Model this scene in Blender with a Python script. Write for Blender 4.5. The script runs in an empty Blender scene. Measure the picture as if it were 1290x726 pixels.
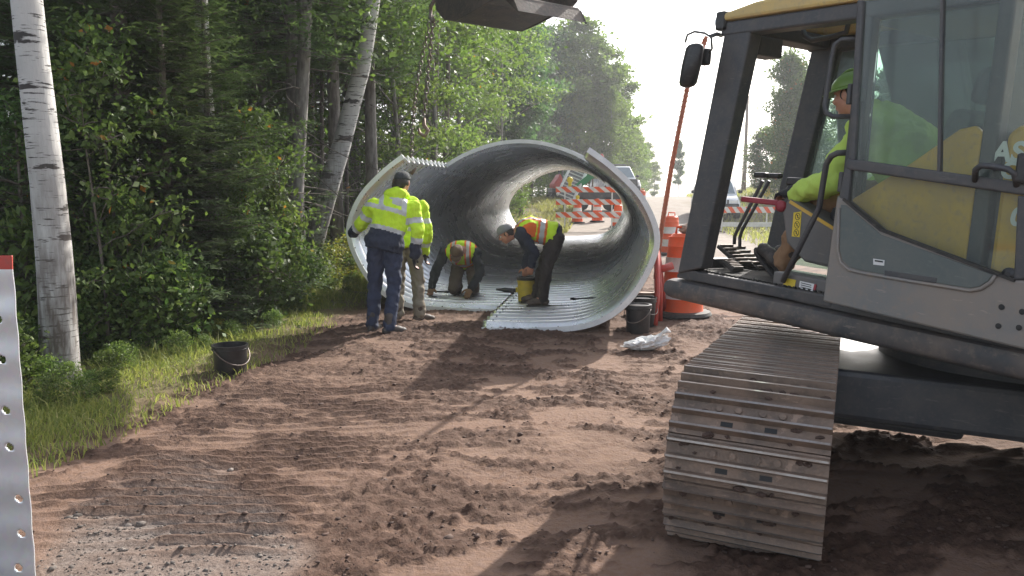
import bpy, bmesh, math, random
import numpy as np
from mathutils import Matrix, Vector
from mathutils import noise as mnoise
R = math.radians
SC = bpy.context.scene
COL = SC.collection
rng = np.random.default_rng(7)
random.seed(7)

# ------------------------------------------------------------------ camera model
F = 1012.0
PITCH = math.atan(121 / 1012)
EYE = 1.55
CP, SP = math.cos(PITCH), math.sin(PITCH)

def ray(u, v):
    x = (u - 645) / F
    y = -(v - 363) / F
    return np.array([x, CP + y * SP, -SP + y * CP])

def at(u, v, Y):
    r = ray(u, v)
    return np.array([0, 0, EYE]) + r * (Y / r[1])

def gnd(u, v, z=0.0):
    r = ray(u, v)
    return np.array([0, 0, EYE]) + r * ((z - EYE) / r[2])

# ------------------------------------------------------------------ object helpers
MW = {}

def tag(o, label=None, cat=None, group=None, kind=None):
    if label: o['label'] = label
    if cat: o['category'] = cat
    if group: o['group'] = group
    if kind: o['kind'] = kind
    return o

def setm(o, m):
    o.matrix_basis = m
    MW[o.name] = m.copy()

def empty(name, loc=(0, 0, 0), rz=0.0, m=None, parent=None):
    o = bpy.data.objects.new(name, None)
    o.empty_display_size = 0.2
    COL.objects.link(o)
    m = m if m is not None else Matrix.Translation(Vector(loc)) @ Matrix.Rotation(rz, 4, 'Z')
    if parent is not None:
        o.parent = parent
        o.matrix_basis = MW[parent.name].inverted() @ m
    else:
        o.matrix_basis = m
    MW[o.name] = m.copy()
    return o

def thing(name, label, cat, loc=(0, 0, 0), rz=0.0, group=None, m=None):
    return tag(empty(name, loc, rz, m), label, cat, group)

def link_mesh(name, me, parent=None, m=None):
    """m: world matrix of the object (default: the parent's, or identity)."""
    o = bpy.data.objects.new(name, me)
    COL.objects.link(o)
    if parent is not None:
        pm = MW[parent.name]
        m = pm if m is None else m
        o.parent = parent
        o.matrix_basis = pm.inverted() @ m
    else:
        m = Matrix.Identity(4) if m is None else m
        o.matrix_basis = m
    MW[o.name] = m.copy()
    return o

def copy_tree(o, parent=None):
    c = o.copy()
    COL.objects.link(c)
    if parent is not None:
        c.parent = parent
    MW[c.name] = MW[o.name].copy()
    for ch in list(o.children):
        copy_tree(ch, c)
    return c

def V(p):
    return np.array(p, float)

def nrm(v):
    v = np.array(v, float)
    return v / (np.linalg.norm(v) + 1e-12)

class MB:
    """collects shapes into one mesh"""
    def __init__(s):
        s.v = []; s.f = []; s.mi = []; s.n = 0

    def add(s, vs, fs, mi=0):
        b = s.n
        s.v.extend([tuple(map(float, p)) for p in vs])
        s.n += len(vs)
        for f in fs:
            s.f.append([b + i for i in f]); s.mi.append(mi)
        return s

    def box(s, c, size, rot=None, mi=0):
        hx, hy, hz = size[0] / 2, size[1] / 2, size[2] / 2
        P = np.array([[-hx, -hy, -hz], [hx, -hy, -hz], [hx, hy, -hz], [-hx, hy, -hz],
                      [-hx, -hy, hz], [hx, -hy, hz], [hx, hy, hz], [-hx, hy, hz]])
        if rot is not None:
            P = P @ np.array(rot.to_3x3()).T
        P = P + V(c)
        return s.add(P, [(0, 3, 2, 1), (4, 5, 6, 7), (0, 1, 5, 4), (1, 2, 6, 5), (2, 3, 7, 6), (3, 0, 4, 7)], mi)

    def bar(s, p0, p1, w, t, up=(0, 0, 1), mi=0):
        p0, p1 = V(p0), V(p1)
        d = nrm(p1 - p0)
        sd = np.cross(d, V(up))
        if np.linalg.norm(sd) < 1e-4: sd = np.cross(d, V((1, 0, 0)))
        sd = nrm(sd); u = np.cross(sd, d)
        a, b = sd * w / 2, u * t / 2
        P = [p0 - a - b, p0 + a - b, p0 + a + b, p0 - a + b, p1 - a - b, p1 + a - b, p1 + a + b, p1 - a + b]
        return s.add(P, [(0, 3, 2, 1), (4, 5, 6, 7), (0, 1, 5, 4), (1, 2, 6, 5), (2, 3, 7, 6), (3, 0, 4, 7)], mi)

    def prism(s, poly, ex, mi=0):
        """poly: 3-D points of a flat polygon, ex: extrusion vector"""
        n = len(poly)
        A = [V(p) for p in poly]; B = [p + V(ex) for p in A]
        fs = [tuple(range(n))[::-1], tuple(range(n, 2 * n))]
        for i in range(n):
            j = (i + 1) % n
            fs.append((i, j, n + j, n + i))
        return s.add(A + B, fs, mi)

    def rings(s, rings, cap=True, mi=0, closed=True):
        m = len(rings[0]); vs = [p for r in rings for p in r]; fs = []
        for i in range(len(rings) - 1):
            for j in range(m if closed else m - 1):
                k = (j + 1) % m
                fs.append((i * m + j, i * m + k, (i + 1) * m + k, (i + 1) * m + j))
        if cap:
            fs.append(tuple(range(m))[::-1])
            fs.append(tuple(range((len(rings) - 1) * m, len(rings) * m)))
        return s.add(vs, fs, mi)

    def tube(s, path, r, seg=10, mi=0, cap=True):
        P = [V(p) for p in path]
        rs = r if isinstance(r, (list, tuple, np.ndarray)) else [r] * len(P)
        out = []; pu = None
        for i, p in enumerate(P):
            d = nrm(P[min(i + 1, len(P) - 1)] - P[max(i - 1, 0)])
            if pu is None:
                pu = nrm(np.cross(d, V((0, 0, 1)) if abs(d[2]) < .9 else V((1, 0, 0))))
            pu = nrm(pu - d * pu.dot(d)); w = np.cross(d, pu)
            out.append([p + rs[i] * (pu * math.cos(t) + w * math.sin(t)) for t in np.linspace(0, 2 * math.pi, seg, endpoint=False)])
        return s.rings(out, cap, mi)

    def lathe(s, prof, c=(0, 0, 0), seg=24, mi=0, cap=False, ax=(0, 0, 1)):
        ax = nrm(ax)
        e1 = nrm(np.cross(ax, V((1, 0, 0)) if abs(ax[0]) < .9 else V((0, 1, 0)))); e2 = np.cross(ax, e1)
        out = [[V(c) + ax * z + max(r, 1e-4) * (e1 * math.cos(t) + e2 * math.sin(t)) for t in np.linspace(0, 2 * math.pi, seg, endpoint=False)] for r, z in prof]
        return s.rings(out, cap, mi)

    def ball(s, c, r, seg=12, nr=8, mi=0, rot=None):
        rx, ry, rz = r if isinstance(r, (tuple, list)) else (r, r, r)
        out = []
        for i in range(nr + 1):
            ph = -math.pi / 2 + math.pi * i / nr
            ring = np.array([[rx * max(math.cos(ph), 1e-3) * math.cos(t), ry * max(math.cos(ph), 1e-3) * math.sin(t), rz * math.sin(ph)] for t in np.linspace(0, 2 * math.pi, seg, endpoint=False)])
            if rot is not None: ring = ring @ np.array(rot).T
            out.append(ring + V(c))
        return s.rings(out, True, mi)

    def cone(s, p0, p1, r0, r1, seg=12, mi=0):
        """tapered capsule"""
        p0, p1 = V(p0), V(p1); d = nrm(p1 - p0)
        path = [p0 - d * r0 * .98, p0 - d * r0 * .75, p0 - d * r0 * .35, p0, p1, p1 + d * r1 * .35, p1 + d * r1 * .75, p1 + d * r1 * .98]
        rs = [r0 * .2, r0 * .66, r0 * .94, r0, r1, r1 * .94, r1 * .66, r1 * .2]
        return s.tube(path, rs, seg, mi)

    def xf(s, m):
        a = np.array(s.v) if s.n else np.zeros((0, 3))
        M = np.array(m)
        s.v = [tuple(p) for p in (a @ M[:3, :3].T + M[:3, 3])]
        return s

    def mesh(s, name, mats, smooth=False):
        me = bpy.data.meshes.new(name)
        me.from_pydata(s.v, [], s.f)
        for m in (mats if isinstance(mats, (list, tuple)) else [mats]): me.materials.append(m)
        if len(me.materials) > 1: me.polygons.foreach_set('material_index', s.mi)
        if smooth: me.polygons.foreach_set('use_smooth', [True] * len(me.polygons))
        me.update()
        return me

    def build(s, name, mats, parent=None, m=None, smooth=False, bevel=0, fix=True, auto=None):
        me = s.mesh(name, mats, smooth)
        if fix:
            bm = bmesh.new(); bm.from_mesh(me)
            bmesh.ops.recalc_face_normals(bm, faces=bm.faces)
            bm.to_mesh(me); bm.free()
        o = link_mesh(name, me, parent, m)
        if bevel:
            b = o.modifiers.new('bevel', 'BEVEL'); b.width = bevel; b.segments = 2; b.limit_method = 'ANGLE'; b.angle_limit = R(40)
        if smooth and auto:
            try: me.set_sharp_from_angle(angle=R(auto))
            except Exception: pass
        return o

def big_mesh(name, verts, faces, mats, smooth=False, mi=None):
    """numpy quads/tris -> mesh, quickly"""
    me = bpy.data.meshes.new(name)
    verts = np.asarray(verts, np.float32); faces = np.asarray(faces, np.int32)
    k = faces.shape[1]
    me.vertices.add(len(verts)); me.vertices.foreach_set('co', verts.ravel())
    me.loops.add(faces.size); me.loops.foreach_set('vertex_index', faces.ravel())
    me.polygons.add(len(faces))
    me.polygons.foreach_set('loop_start', np.arange(0, faces.size, k, dtype=np.int32))
    me.polygons.foreach_set('loop_total', np.full(len(faces), k, np.int32))
    for m in (mats if isinstance(mats, (list, tuple)) else [mats]): me.materials.append(m)
    if mi is not None: me.polygons.foreach_set('material_index', np.asarray(mi, np.int32))
    if smooth: me.polygons.foreach_set('use_smooth', np.ones(len(faces), bool))
    me.update(calc_edges=True)
    return me

def fattr(me, name, vals, domain='POINT'):
    a = me.attributes.new(name, 'FLOAT', domain)
    a.data.foreach_set('value', np.asarray(vals, np.float32))

# ------------------------------------------------------------------ numpy noise
def _hash(ix, iy, seed):
    h = (ix.astype(np.int64) * 374761393 + iy.astype(np.int64) * 668265263 + seed * 1442695041) & 0xFFFFFFFF
    h = ((h ^ (h >> 13)) * 1274126177) & 0xFFFFFFFF
    return ((h ^ (h >> 16)) & 0xFFFF) / 65535.0

def vnoise(x, y, seed=0):
    ix, iy = np.floor(x), np.floor(y)
    fx, fy = x - ix, y - iy
    fx = fx * fx * fx * (fx * (fx * 6 - 15) + 10); fy = fy * fy * fy * (fy * (fy * 6 - 15) + 10)
    a = _hash(ix, iy, seed); b = _hash(ix + 1, iy, seed); c = _hash(ix, iy + 1, seed); d = _hash(ix + 1, iy + 1, seed)
    return (a * (1 - fx) + b * fx) * (1 - fy) + (c * (1 - fx) + d * fx) * fy

def fbm(x, y, seed=0, oct=4, gain=.5):
    t = 0; a = 1; n = 0
    for i in range(oct):
        t = t + a * vnoise(x + 17.3 * i, y - 9.1 * i, seed + i); n += a; a *= gain; x = x * 2.03; y = y * 2.03
    return t / n

def sstep(a, b, x):
    t = np.clip((x - a) / (b - a), 0, 1)
    return t * t * (3 - 2 * t)

# ------------------------------------------------------------------ materials
def new_mat(name):
    m = bpy.data.materials.new(name); m.use_nodes = True
    nt = m.node_tree
    b = nt.nodes.get('Principled BSDF')
    return m, nt, b

def N(nt, typ, **kw):
    n = nt.nodes.new(typ)
    for k, v in kw.items(): setattr(n, k, v)
    return n

def mixcol(nt, fac, a, b, blend='MIX'):
    n = N(nt, 'ShaderNodeMix', data_type='RGBA', blend_type=blend)
    for sock, val in ((n.inputs[0], fac), (n.inputs[6], a), (n.inputs[7], b)):
        if hasattr(val, 'is_linked') or isinstance(val, bpy.types.NodeSocket): nt.links.new(val, sock)
        elif isinstance(val, (int, float)): sock.default_value = val
        else: sock.default_value = (*val[:3], 1)
    return n.outputs[2]

def noise_fac(nt, scale, detail=4, lo=.35, hi=.65, coord='Object', rough=.6, sc=None):
    tc = N(nt, 'ShaderNodeTexCoord'); no = N(nt, 'ShaderNodeTexNoise')
    no.inputs['Scale'].default_value = scale; no.inputs['Detail'].default_value = detail; no.inputs['Roughness'].default_value = rough
    src = tc.outputs[coord]
    if sc:
        mp = N(nt, 'ShaderNodeMapping'); mp.inputs['Scale'].default_value = sc
        nt.links.new(src, mp.inputs[0]); src = mp.outputs[0]
    nt.links.new(src, no.inputs['Vector'])
    mr = N(nt, 'ShaderNodeMapRange'); mr.inputs[1].default_value = lo; mr.inputs[2].default_value = hi
    nt.links.new(no.outputs[0], mr.inputs[0])
    return mr.outputs[0], no.outputs[0]

def bump(nt, b, h, strength=.3, dist=.01):
    n = N(nt, 'ShaderNodeBump'); n.inputs['Strength'].default_value = strength; n.inputs['Distance'].default_value = dist
    nt.links.new(h, n.inputs['Height']); nt.links.new(n.outputs[0], b.inputs['Normal'])

def mat(name, col, rough=.6, metal=0.0, dirt=None, dirt_amt=.5, dscale=6, bmp=0, bscale=40, spec=None, rvar=.15):
    """painted / plastic / metal surface with worn, dusty variation"""
    m, nt, b = new_mat(name)
    f, raw = noise_fac(nt, dscale, 6, .38, .72)
    dcol = dirt if dirt else tuple(c * .72 for c in col)
    mul = N(nt, 'ShaderNodeMath', operation='MULTIPLY'); nt.links.new(f, mul.inputs[0]); mul.inputs[1].default_value = dirt_amt
    nt.links.new(mixcol(nt, mul.outputs[0], col, dcol), b.inputs['Base Color'])
    if dirt:
        fs, _ = noise_fac(nt, dscale * 7, 8, .52, .68); ms = N(nt, 'ShaderNodeMath', operation='MULTIPLY'); nt.links.new(fs, ms.inputs[0]); ms.inputs[1].default_value = dirt_amt * .8
        prev = b.inputs['Base Color'].links[0].from_socket
        nt.links.new(mixcol(nt, ms.outputs[0], prev, tuple(c * .9 for c in dcol)), b.inputs['Base Color'])
        fz, _ = noise_fac(nt, 9, 7, .63, .66, sc=(1.0, 1.0, 6.0)); mz = N(nt, 'ShaderNodeMath', operation='MULTIPLY'); nt.links.new(fz, mz.inputs[0]); mz.inputs[1].default_value = dirt_amt * .45
        prev = b.inputs['Base Color'].links[0].from_socket
        nt.links.new(mixcol(nt, mz.outputs[0], prev, tuple(min(c * 1.5 + .03, .8) for c in dcol)), b.inputs['Base Color'])
    b.inputs['Metallic'].default_value = metal
    mr = N(nt, 'ShaderNodeMapRange'); mr.inputs[3].default_value = max(rough - rvar, .05); mr.inputs[4].default_value = min(rough + rvar, 1)
    nt.links.new(raw, mr.inputs[0]); nt.links.new(mr.outputs[0], b.inputs['Roughness'])
    if spec is not None: b.inputs['Specular IOR Level'].default_value = spec
    if bmp:
        f2, r2 = noise_fac(nt, bscale, 5)
        bump(nt, b, r2, bmp, .01)
    return m

DUST = (.30, .22, .17)
M = {}
M['dark_grey'] = mat('dark_grey_paint', (.045, .047, .052), .5, 0, (.16, .13, .11), .45, 5)
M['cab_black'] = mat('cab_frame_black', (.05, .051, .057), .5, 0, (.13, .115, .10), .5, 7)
M['skirt'] = mat('skirt_grey_paint', (.06, .061, .065), .6, 0, (.24, .18, .14), .6, 4)
M['body_grey'] = mat('body_grey_paint', (.19, .185, .178), .5, 0, (.30, .235, .185), .65, 4)
M['recess'] = mat('recess_grey_green', (.10, .12, .115), .6, 0, (.19, .18, .16), .4, 6)
M['yellow'] = mat('machine_yellow', (.72, .43, .03), .45, 0, (.34, .24, .12), .5, 5)
M['roof_yellow'] = mat('roof_yellow', (.66, .47, .16), .5, 0, (.4, .32, .2), .5, 5)
M['rubber'] = mat('black_rubber', (.018, .018, .018), .75, 0, (.12, .1, .08), .5, 20, .2)
M['black_plastic'] = mat('black_plastic', (.012, .012, .014), .38, 0, (.06, .055, .05), .35, 14)
M['red_plastic'] = mat('red_plastic', (.30, .03, .045), .5)
M['steel'] = mat('worn_steel', (.20, .185, .175), .5, .8, (.17, .11, .075), .8, 14, .25, 60)
M['shoe'] = mat('track_shoe_steel', (.135, .10, .078), .6, .2, (.30, .205, .15), .95, 5, .55, 55)
M['worn_edge'] = mat('polished_grouser_edge', (.34, .31, .29), .38, .7, (.24, .18, .14), .7, 12)
M['bucket_steel'] = mat('muddy_bucket_steel', (.05, .042, .036), .6, .4, (.15, .11, .085), .8, 5, .3, 30)
M['chrome'] = mat('rod_chrome', (.6, .6, .6), .2, 1)
M['orange'] = mat('safety_orange', (.80, .10, .015), .55, 0, (.5, .12, .05), .4, 9)
M['white'] = mat('reflective_white', (.72, .71, .68), .45, 0, (.45, .41, .36), .45, 9)
M['red_paint'] = mat('red_paint', (.5, .045, .03), .5, 0, (.25, .07, .05), .5, 8)
M['pole_rust'] = mat('orange_pole', (.42, .105, .045), .6, 0, (.2, .08, .05), .7, 20)
M['yellow_plastic'] = mat('yellow_plastic', (.75, .55, .02), .45, 0, (.4, .3, .06), .4, 9)
M['bucket_yellow'] = mat('yellow_bucket', (.62, .45, .05), .5, 0, (.35, .27, .08), .5, 12)
M['sticker_yellow'] = mat('yellow_sticker', (.75, .55, .05), .5)
M['sticker_white'] = mat('white_sticker', (.75, .75, .74), .5)
M['ink'] = mat('black_ink', (.02, .02, .02), .6)
M['decal'] = mat('pale_decal', (.80, .84, .80), .5)
M['green_paint'] = mat('green_paint', (.03, .25, .1), .5)
M['car_white'] = mat('white_car_paint', (.72, .73, .75), .28, 0, (.5, .48, .45), .3, 4)
M['car_glass'] = mat('car_window', (.20, .25, .27), .08, .3)  # pale base colour stands in for sky reflected in the glass
M['lamp_clear'] = mat('headlamp', (.75, .76, .78), .15, .3)
M['wood_pole'] = mat('weathered_wood', (.2, .15, .11), .85)
M['bag'] = mat('white_plastic_film', (.78, .78, .77), .35, 0, (.5, .44, .4), .5, 12)
M['can_rust'] = mat('rusty_can', (.19, .12, .09), .6, .5, (.28, .22, .18), .7, 20)
M['lid_pale'] = mat('pale_grout', (.55, .53, .5), .6)
M['console'] = mat('console_grey', (.12, .118, .115), .6, 0, (.2, .17, .15), .5, 6)
M['seat'] = mat('seat_fabric', (.02, .021, .024), .9)
# people
def cloth(name, col, wr=.35, scale=25, dirt=None, amt=.4, rough=.85):
    m, nt, b = new_mat(name)
    f, raw = noise_fac(nt, 7, 5, .4, .75)
    mul = N(nt, 'ShaderNodeMath', operation='MULTIPLY'); nt.links.new(f, mul.inputs[0]); mul.inputs[1].default_value = amt
    nt.links.new(mixcol(nt, mul.outputs[0], col, dirt or tuple(c * .65 for c in col)), b.inputs['Base Color'])
    b.inputs['Roughness'].default_value = rough
    f2, r2 = noise_fac(nt, scale, 4, sc=(1, 1, .5)); bump(nt, b, r2, wr, .03)
    return m
M['hivis'] = cloth('hi_vis_lime', (.60, .86, .03))
M['hivis_op'] = cloth('hi_vis_shirt', (.50, .68, .12))
M['silver'] = cloth('reflective_tape', (.52, .53, .53), .15, 40, None, .3, .45)
M['tape_orange'] = cloth('orange_tape', (.85, .17, .03), .15)
M['navy'] = cloth('navy_cloth', (.018, .024, .045))
M['navy_jeans'] = cloth('navy_trousers', (.028, .038, .075))
M['dark_brown'] = cloth('dark_brown_cloth', (.035, .026, .024))
M['charcoal'] = cloth('charcoal_cloth', (.02, .023, .027))
M['khaki'] = cloth('khaki_cloth', (.26, .225, .17))
M['tan'] = cloth('tan_cloth', (.28, .16, .085))
M['olive_brown'] = cloth('olive_brown_cloth', (.10, .075, .055))
M['cap_brown'] = cloth('brown_cap', (.11, .065, .04))
M['cap_grey'] = cloth('grey_cap', (.23, .23, .24))
M['cap_dark'] = cloth('dark_cap', (.045, .048, .05), .5, 60)
M['hat_green'] = mat('green_hard_hat', (.17, .30, .055), .4)
M['glove_brown'] = cloth('brown_glove', (.20, .11, .055))
M['glove_black'] = cloth('black_glove', (.015, .015, .017))
M['boot'] = mat('boot_leather', (.05, .036, .028), .65, 0, (.2, .14, .1), .6, 14)
M['boot_dark'] = mat('boot_dark_leather', (.022, .02, .02), .6, 0, (.13, .1, .08), .6, 14)
M['skin'] = mat('skin', (.50, .24, .16), .5, 0, (.42, .17, .11), .5, 20)
M['hair'] = mat('dark_hair', (.025, .018, .013), .7)

# galvanised corrugated steel
def galv(name, base, rough, metal=.85):
    m, nt, b = new_mat(name)
    tc = N(nt, 'ShaderNodeTexCoord')
    vo = N(nt, 'ShaderNodeTexVoronoi'); vo.inputs['Scale'].default_value = 45
    nt.links.new(tc.outputs['Object'], vo.inputs['Vector'])
    f, raw = noise_fac(nt, 1.7, 5, .3, .75)
    f3, _ = noise_fac(nt, 9, 6, .55, .8)
    c = mixcol(nt, f, tuple(x * 1.08 for x in base), tuple(x * .78 for x in base))
    c = mixcol(nt, .10, c, vo.outputs['Color'], 'SOFT_LIGHT')
    mul = N(nt, 'ShaderNodeMath', operation='MULTIPLY'); nt.links.new(f3, mul.inputs[0]); mul.inputs[1].default_value = .35
    c = mixcol(nt, mul.outputs[0], c, (.36, .30, .25))
    nt.links.new(c, b.inputs['Base Color'])
    b.inputs['Metallic'].default_value = metal
    mr = N(nt, 'ShaderNodeMapRange'); mr.inputs[3].default_value = rough - .1; mr.inputs[4].default_value = rough + .12
    nt.links.new(raw, mr.inputs[0]); nt.links.new(mr.outputs[0], b.inputs['Roughness'])
    bump(nt, b, raw, .06, .02)
    return m
M['galv'] = galv('galvanised_steel', (.88, .885, .89), .27, .85)
M['galv_pale'] = galv('pale_galvanised_steel', (.72, .735, .76), .34, .45)
M['galv_edge'] = mat('pale_galvanised_edge', (.74, .745, .75), .45, .25, (.55, .55, .55), .4, 8)  # rim strip made to read bright by lower metallic than the plates
M['bolt'] = mat('bolt_dark', (.03, .03, .032), .5, .6)

def glass(name, tint, dirt=(.32, .36, .38), damt=.12, rough=.03):
    m, nt, b = new_mat(name)
    nt.nodes.remove(b)
    out = nt.nodes.get('Material Output')
    tr = N(nt, 'ShaderNodeBsdfTransparent'); tr.inputs[0].default_value = (*tint, 1)
    gl = N(nt, 'ShaderNodeBsdfGlossy'); gl.inputs['Roughness'].default_value = rough
    df = N(nt, 'ShaderNodeBsdfDiffuse'); df.inputs[0].default_value = (*dirt, 1)
    fr = N(nt, 'ShaderNodeFresnel'); fr.inputs[0].default_value = 1.32
    m1 = N(nt, 'ShaderNodeMixShader'); nt.links.new(fr.outputs[0], m1.inputs[0]); nt.links.new(tr.outputs[0], m1.inputs[1]); nt.links.new(gl.outputs[0], m1.inputs[2])
    f, raw = noise_fac(nt, 2.2, 3, .3, .75)
    mr = N(nt, 'ShaderNodeMapRange'); mr.inputs[3].default_value = damt * .5; mr.inputs[4].default_value = damt * 1.6
    nt.links.new(f, mr.inputs[0])
    m2 = N(nt, 'ShaderNodeMixShader'); nt.links.new(mr.outputs[0], m2.inputs[0]); nt.links.new(m1.outputs[0], m2.inputs[1]); nt.links.new(df.outputs[0], m2.inputs[2])
    nt.links.new(m2.outputs[0], out.inputs[0])
    return m
M['glass'] = glass('tinted_glass', (.86, .94, .92), damt=.07)
M['glass_door'] = glass('dusty_door_glass', (.90, .94, .90), (.36, .41, .43), .08)
M['glass_right'] = glass('green_tinted_glass', (.74, .86, .81), (.45, .5, .47), .12)
M['glass_clear'] = glass('clear_glass', (.86, .93, .92), (.6, .63, .62), .10)

# leaves
def leaf_mat(name, c1, c2, c3=None, transl=.4, rough=.55):
    m, nt, b = new_mat(name)
    out = nt.nodes.get('Material Output')
    at_ = N(nt, 'ShaderNodeAttribute', attribute_name='tone')
    oi = N(nt, 'ShaderNodeObjectInfo')
    c = mixcol(nt, at_.outputs['Fac'], c1, c2)
    if c3:
        mr = N(nt, 'ShaderNodeMapRange'); mr.inputs[1].default_value = .982; mr.inputs[2].default_value = .992
        nt.links.new(at_.outputs['Fac'], mr.inputs[0]); c = mixcol(nt, mr.outputs[0], c, c3)
    hs = N(nt, 'ShaderNodeHueSaturation')
    mr2 = N(nt, 'ShaderNodeMapRange'); mr2.inputs[3].default_value = .75; mr2.inputs[4].default_value = 1.2
    nt.links.new(oi.outputs['Random'], mr2.inputs[0]); nt.links.new(mr2.outputs[0], hs.inputs['Value'])
    mr3 = N(nt, 'ShaderNodeMapRange'); mr3.inputs[3].default_value = .485; mr3.inputs[4].default_value = .515
    nt.links.new(oi.outputs['Random'], mr3.inputs[0]); nt.links.new(mr3.outputs[0], hs.inputs['Hue'])
    nt.links.new(c, hs.inputs['Color'])
    nt.links.new(hs.outputs[0], b.inputs['Base Color']); b.inputs['Roughness'].default_value = rough
    b.inputs['Specular IOR Level'].default_value = .3
    tl = N(nt, 'ShaderNodeBsdfTranslucent')
    tc = mixcol(nt, 1.0, hs.outputs[0], (1.0, 1.15, .55), 'MULTIPLY')
    g = N(nt, 'ShaderNodeGamma'); g.inputs[1].default_value = .85; nt.links.new(tc, g.inputs[0])
    nt.links.new(g.outputs[0], tl.inputs[0])
    mx = N(nt, 'ShaderNodeMixShader'); mx.inputs[0].default_value = transl
    nt.links.new(b.outputs[0], mx.inputs[1]); nt.links.new(tl.outputs[0], mx.inputs[2]); nt.links.new(mx.outputs[0], out.inputs[0])
    return m
M['needle'] = leaf_mat('fir_needles', (.06, .10, .045), (.125, .175, .08), None, .35)
M['pine_needle'] = leaf_mat('pine_needles', (.05, .105, .04), (.10, .175, .07), None, .35)
M['leaf'] = leaf_mat('broad_leaves', (.065, .115, .03), (.14, .20, .06), (.42, .17, .03), .42)
M['leaf_light'] = leaf_mat('light_leaves', (.085, .14, .035), (.17, .22, .06), None, .5)
M['leaf_dark'] = leaf_mat('dark_leaves', (.05, .095, .028), (.11, .17, .05), None, .4)
M['weed'] = leaf_mat('weed_leaves', (.085, .14, .035), (.19, .24, .075), None, .4)
M['gold'] = leaf_mat('goldenrod', (.10, .14, .03), (.34, .28, .05), None, .4)
M['sunlit_grass'] = leaf_mat('sunlit_grass_blades', (.22, .22, .075), (.42, .37, .17), None, .45)  # sun on the far grass put into a lighter blade colour
M['grass'] = leaf_mat('grass_blades', (.15, .185, .05), (.34, .31, .11), (.44, .37, .2), .45)

def bark(name, c1, c2, scale=(1, 1, .25), ns=14, birch=False):
    m, nt, b = new_mat(name)
    if birch:
        f, raw = noise_fac(nt, 11, 5, .585, .63, sc=(.5, .5, 5.5))
        f2, _ = noise_fac(nt, 2.6, 5, .585, .61, sc=(.6, .6, 2.4))
        mx = N(nt, 'ShaderNodeMath', operation='MAXIMUM'); nt.links.new(f, mx.inputs[0]); nt.links.new(f2, mx.inputs[1])
        # rough dark bark towards the foot of the trunk
        geo = N(nt, 'ShaderNodeTexCoord'); sx = N(nt, 'ShaderNodeSeparateXYZ'); nt.links.new(geo.outputs['Object'], sx.inputs[0])
        f3, r3 = noise_fac(nt, 12, 6, .3, .6, sc=(1.6, 1.6, .3))
        mr = N(nt, 'ShaderNodeMapRange'); mr.inputs[1].default_value = 2.5; mr.inputs[2].default_value = .7
        nt.links.new(sx.outputs[2], mr.inputs[0])
        ml = N(nt, 'ShaderNodeMath', operation='MULTIPLY'); nt.links.new(mr.outputs[0], ml.inputs[0]); nt.links.new(f3, ml.inputs[1])
        f4, _ = noise_fac(nt, 3, 4, .35, .7)
        c0 = mixcol(nt, f4, c1, tuple(x * .78 for x in c1))
        c = mixcol(nt, mx.outputs[0], c0, c2)
        c = mixcol(nt, ml.outputs[0], c, (.13, .105, .09))
        bump(nt, b, r3, .5, .02)
    else:
        f, raw = noise_fac(nt, ns, 6, .38, .62, sc=scale)
        c = mixcol(nt, f, c1, c2); bump(nt, b, raw, .7, .03)
    nt.links.new(c, b.inputs['Base Color']); b.inputs['Roughness'].default_value = .85
    return m
M['birch'] = bark('birch_bark', (.53, .515, .49), (.045, .04, .037), birch=True)
M['bark'] = bark('grey_brown_bark', (.17, .14, .115), (.07, .055, .045))
M['bark_grey'] = bark('grey_bark', (.26, .24, .22), (.11, .095, .085))
# ================================================================== SETTING: terrain
def road_c(y):
    y = np.asarray(y, float)
    return -.35 + .1206 * y + .0012 * np.clip(y - 25, 0, 60) ** 2

def base_h(x, y):
    t = x - road_c(y)
    h = 1.22 * sstep(30, 52, y) - .25 * sstep(60, 80, y) - 2.5 * sstep(85, 160, y)
    h = h - .42 * sstep(3.6, 7.5, -t) + .05 * sstep(2.9, 3.3, -t) * (1 - sstep(3.4, 4.6, -t))
    h = h + 1.9 * sstep(7, 15, t) * sstep(28, 46, y) * (1 - sstep(90, 140, y))
    return h

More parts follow.
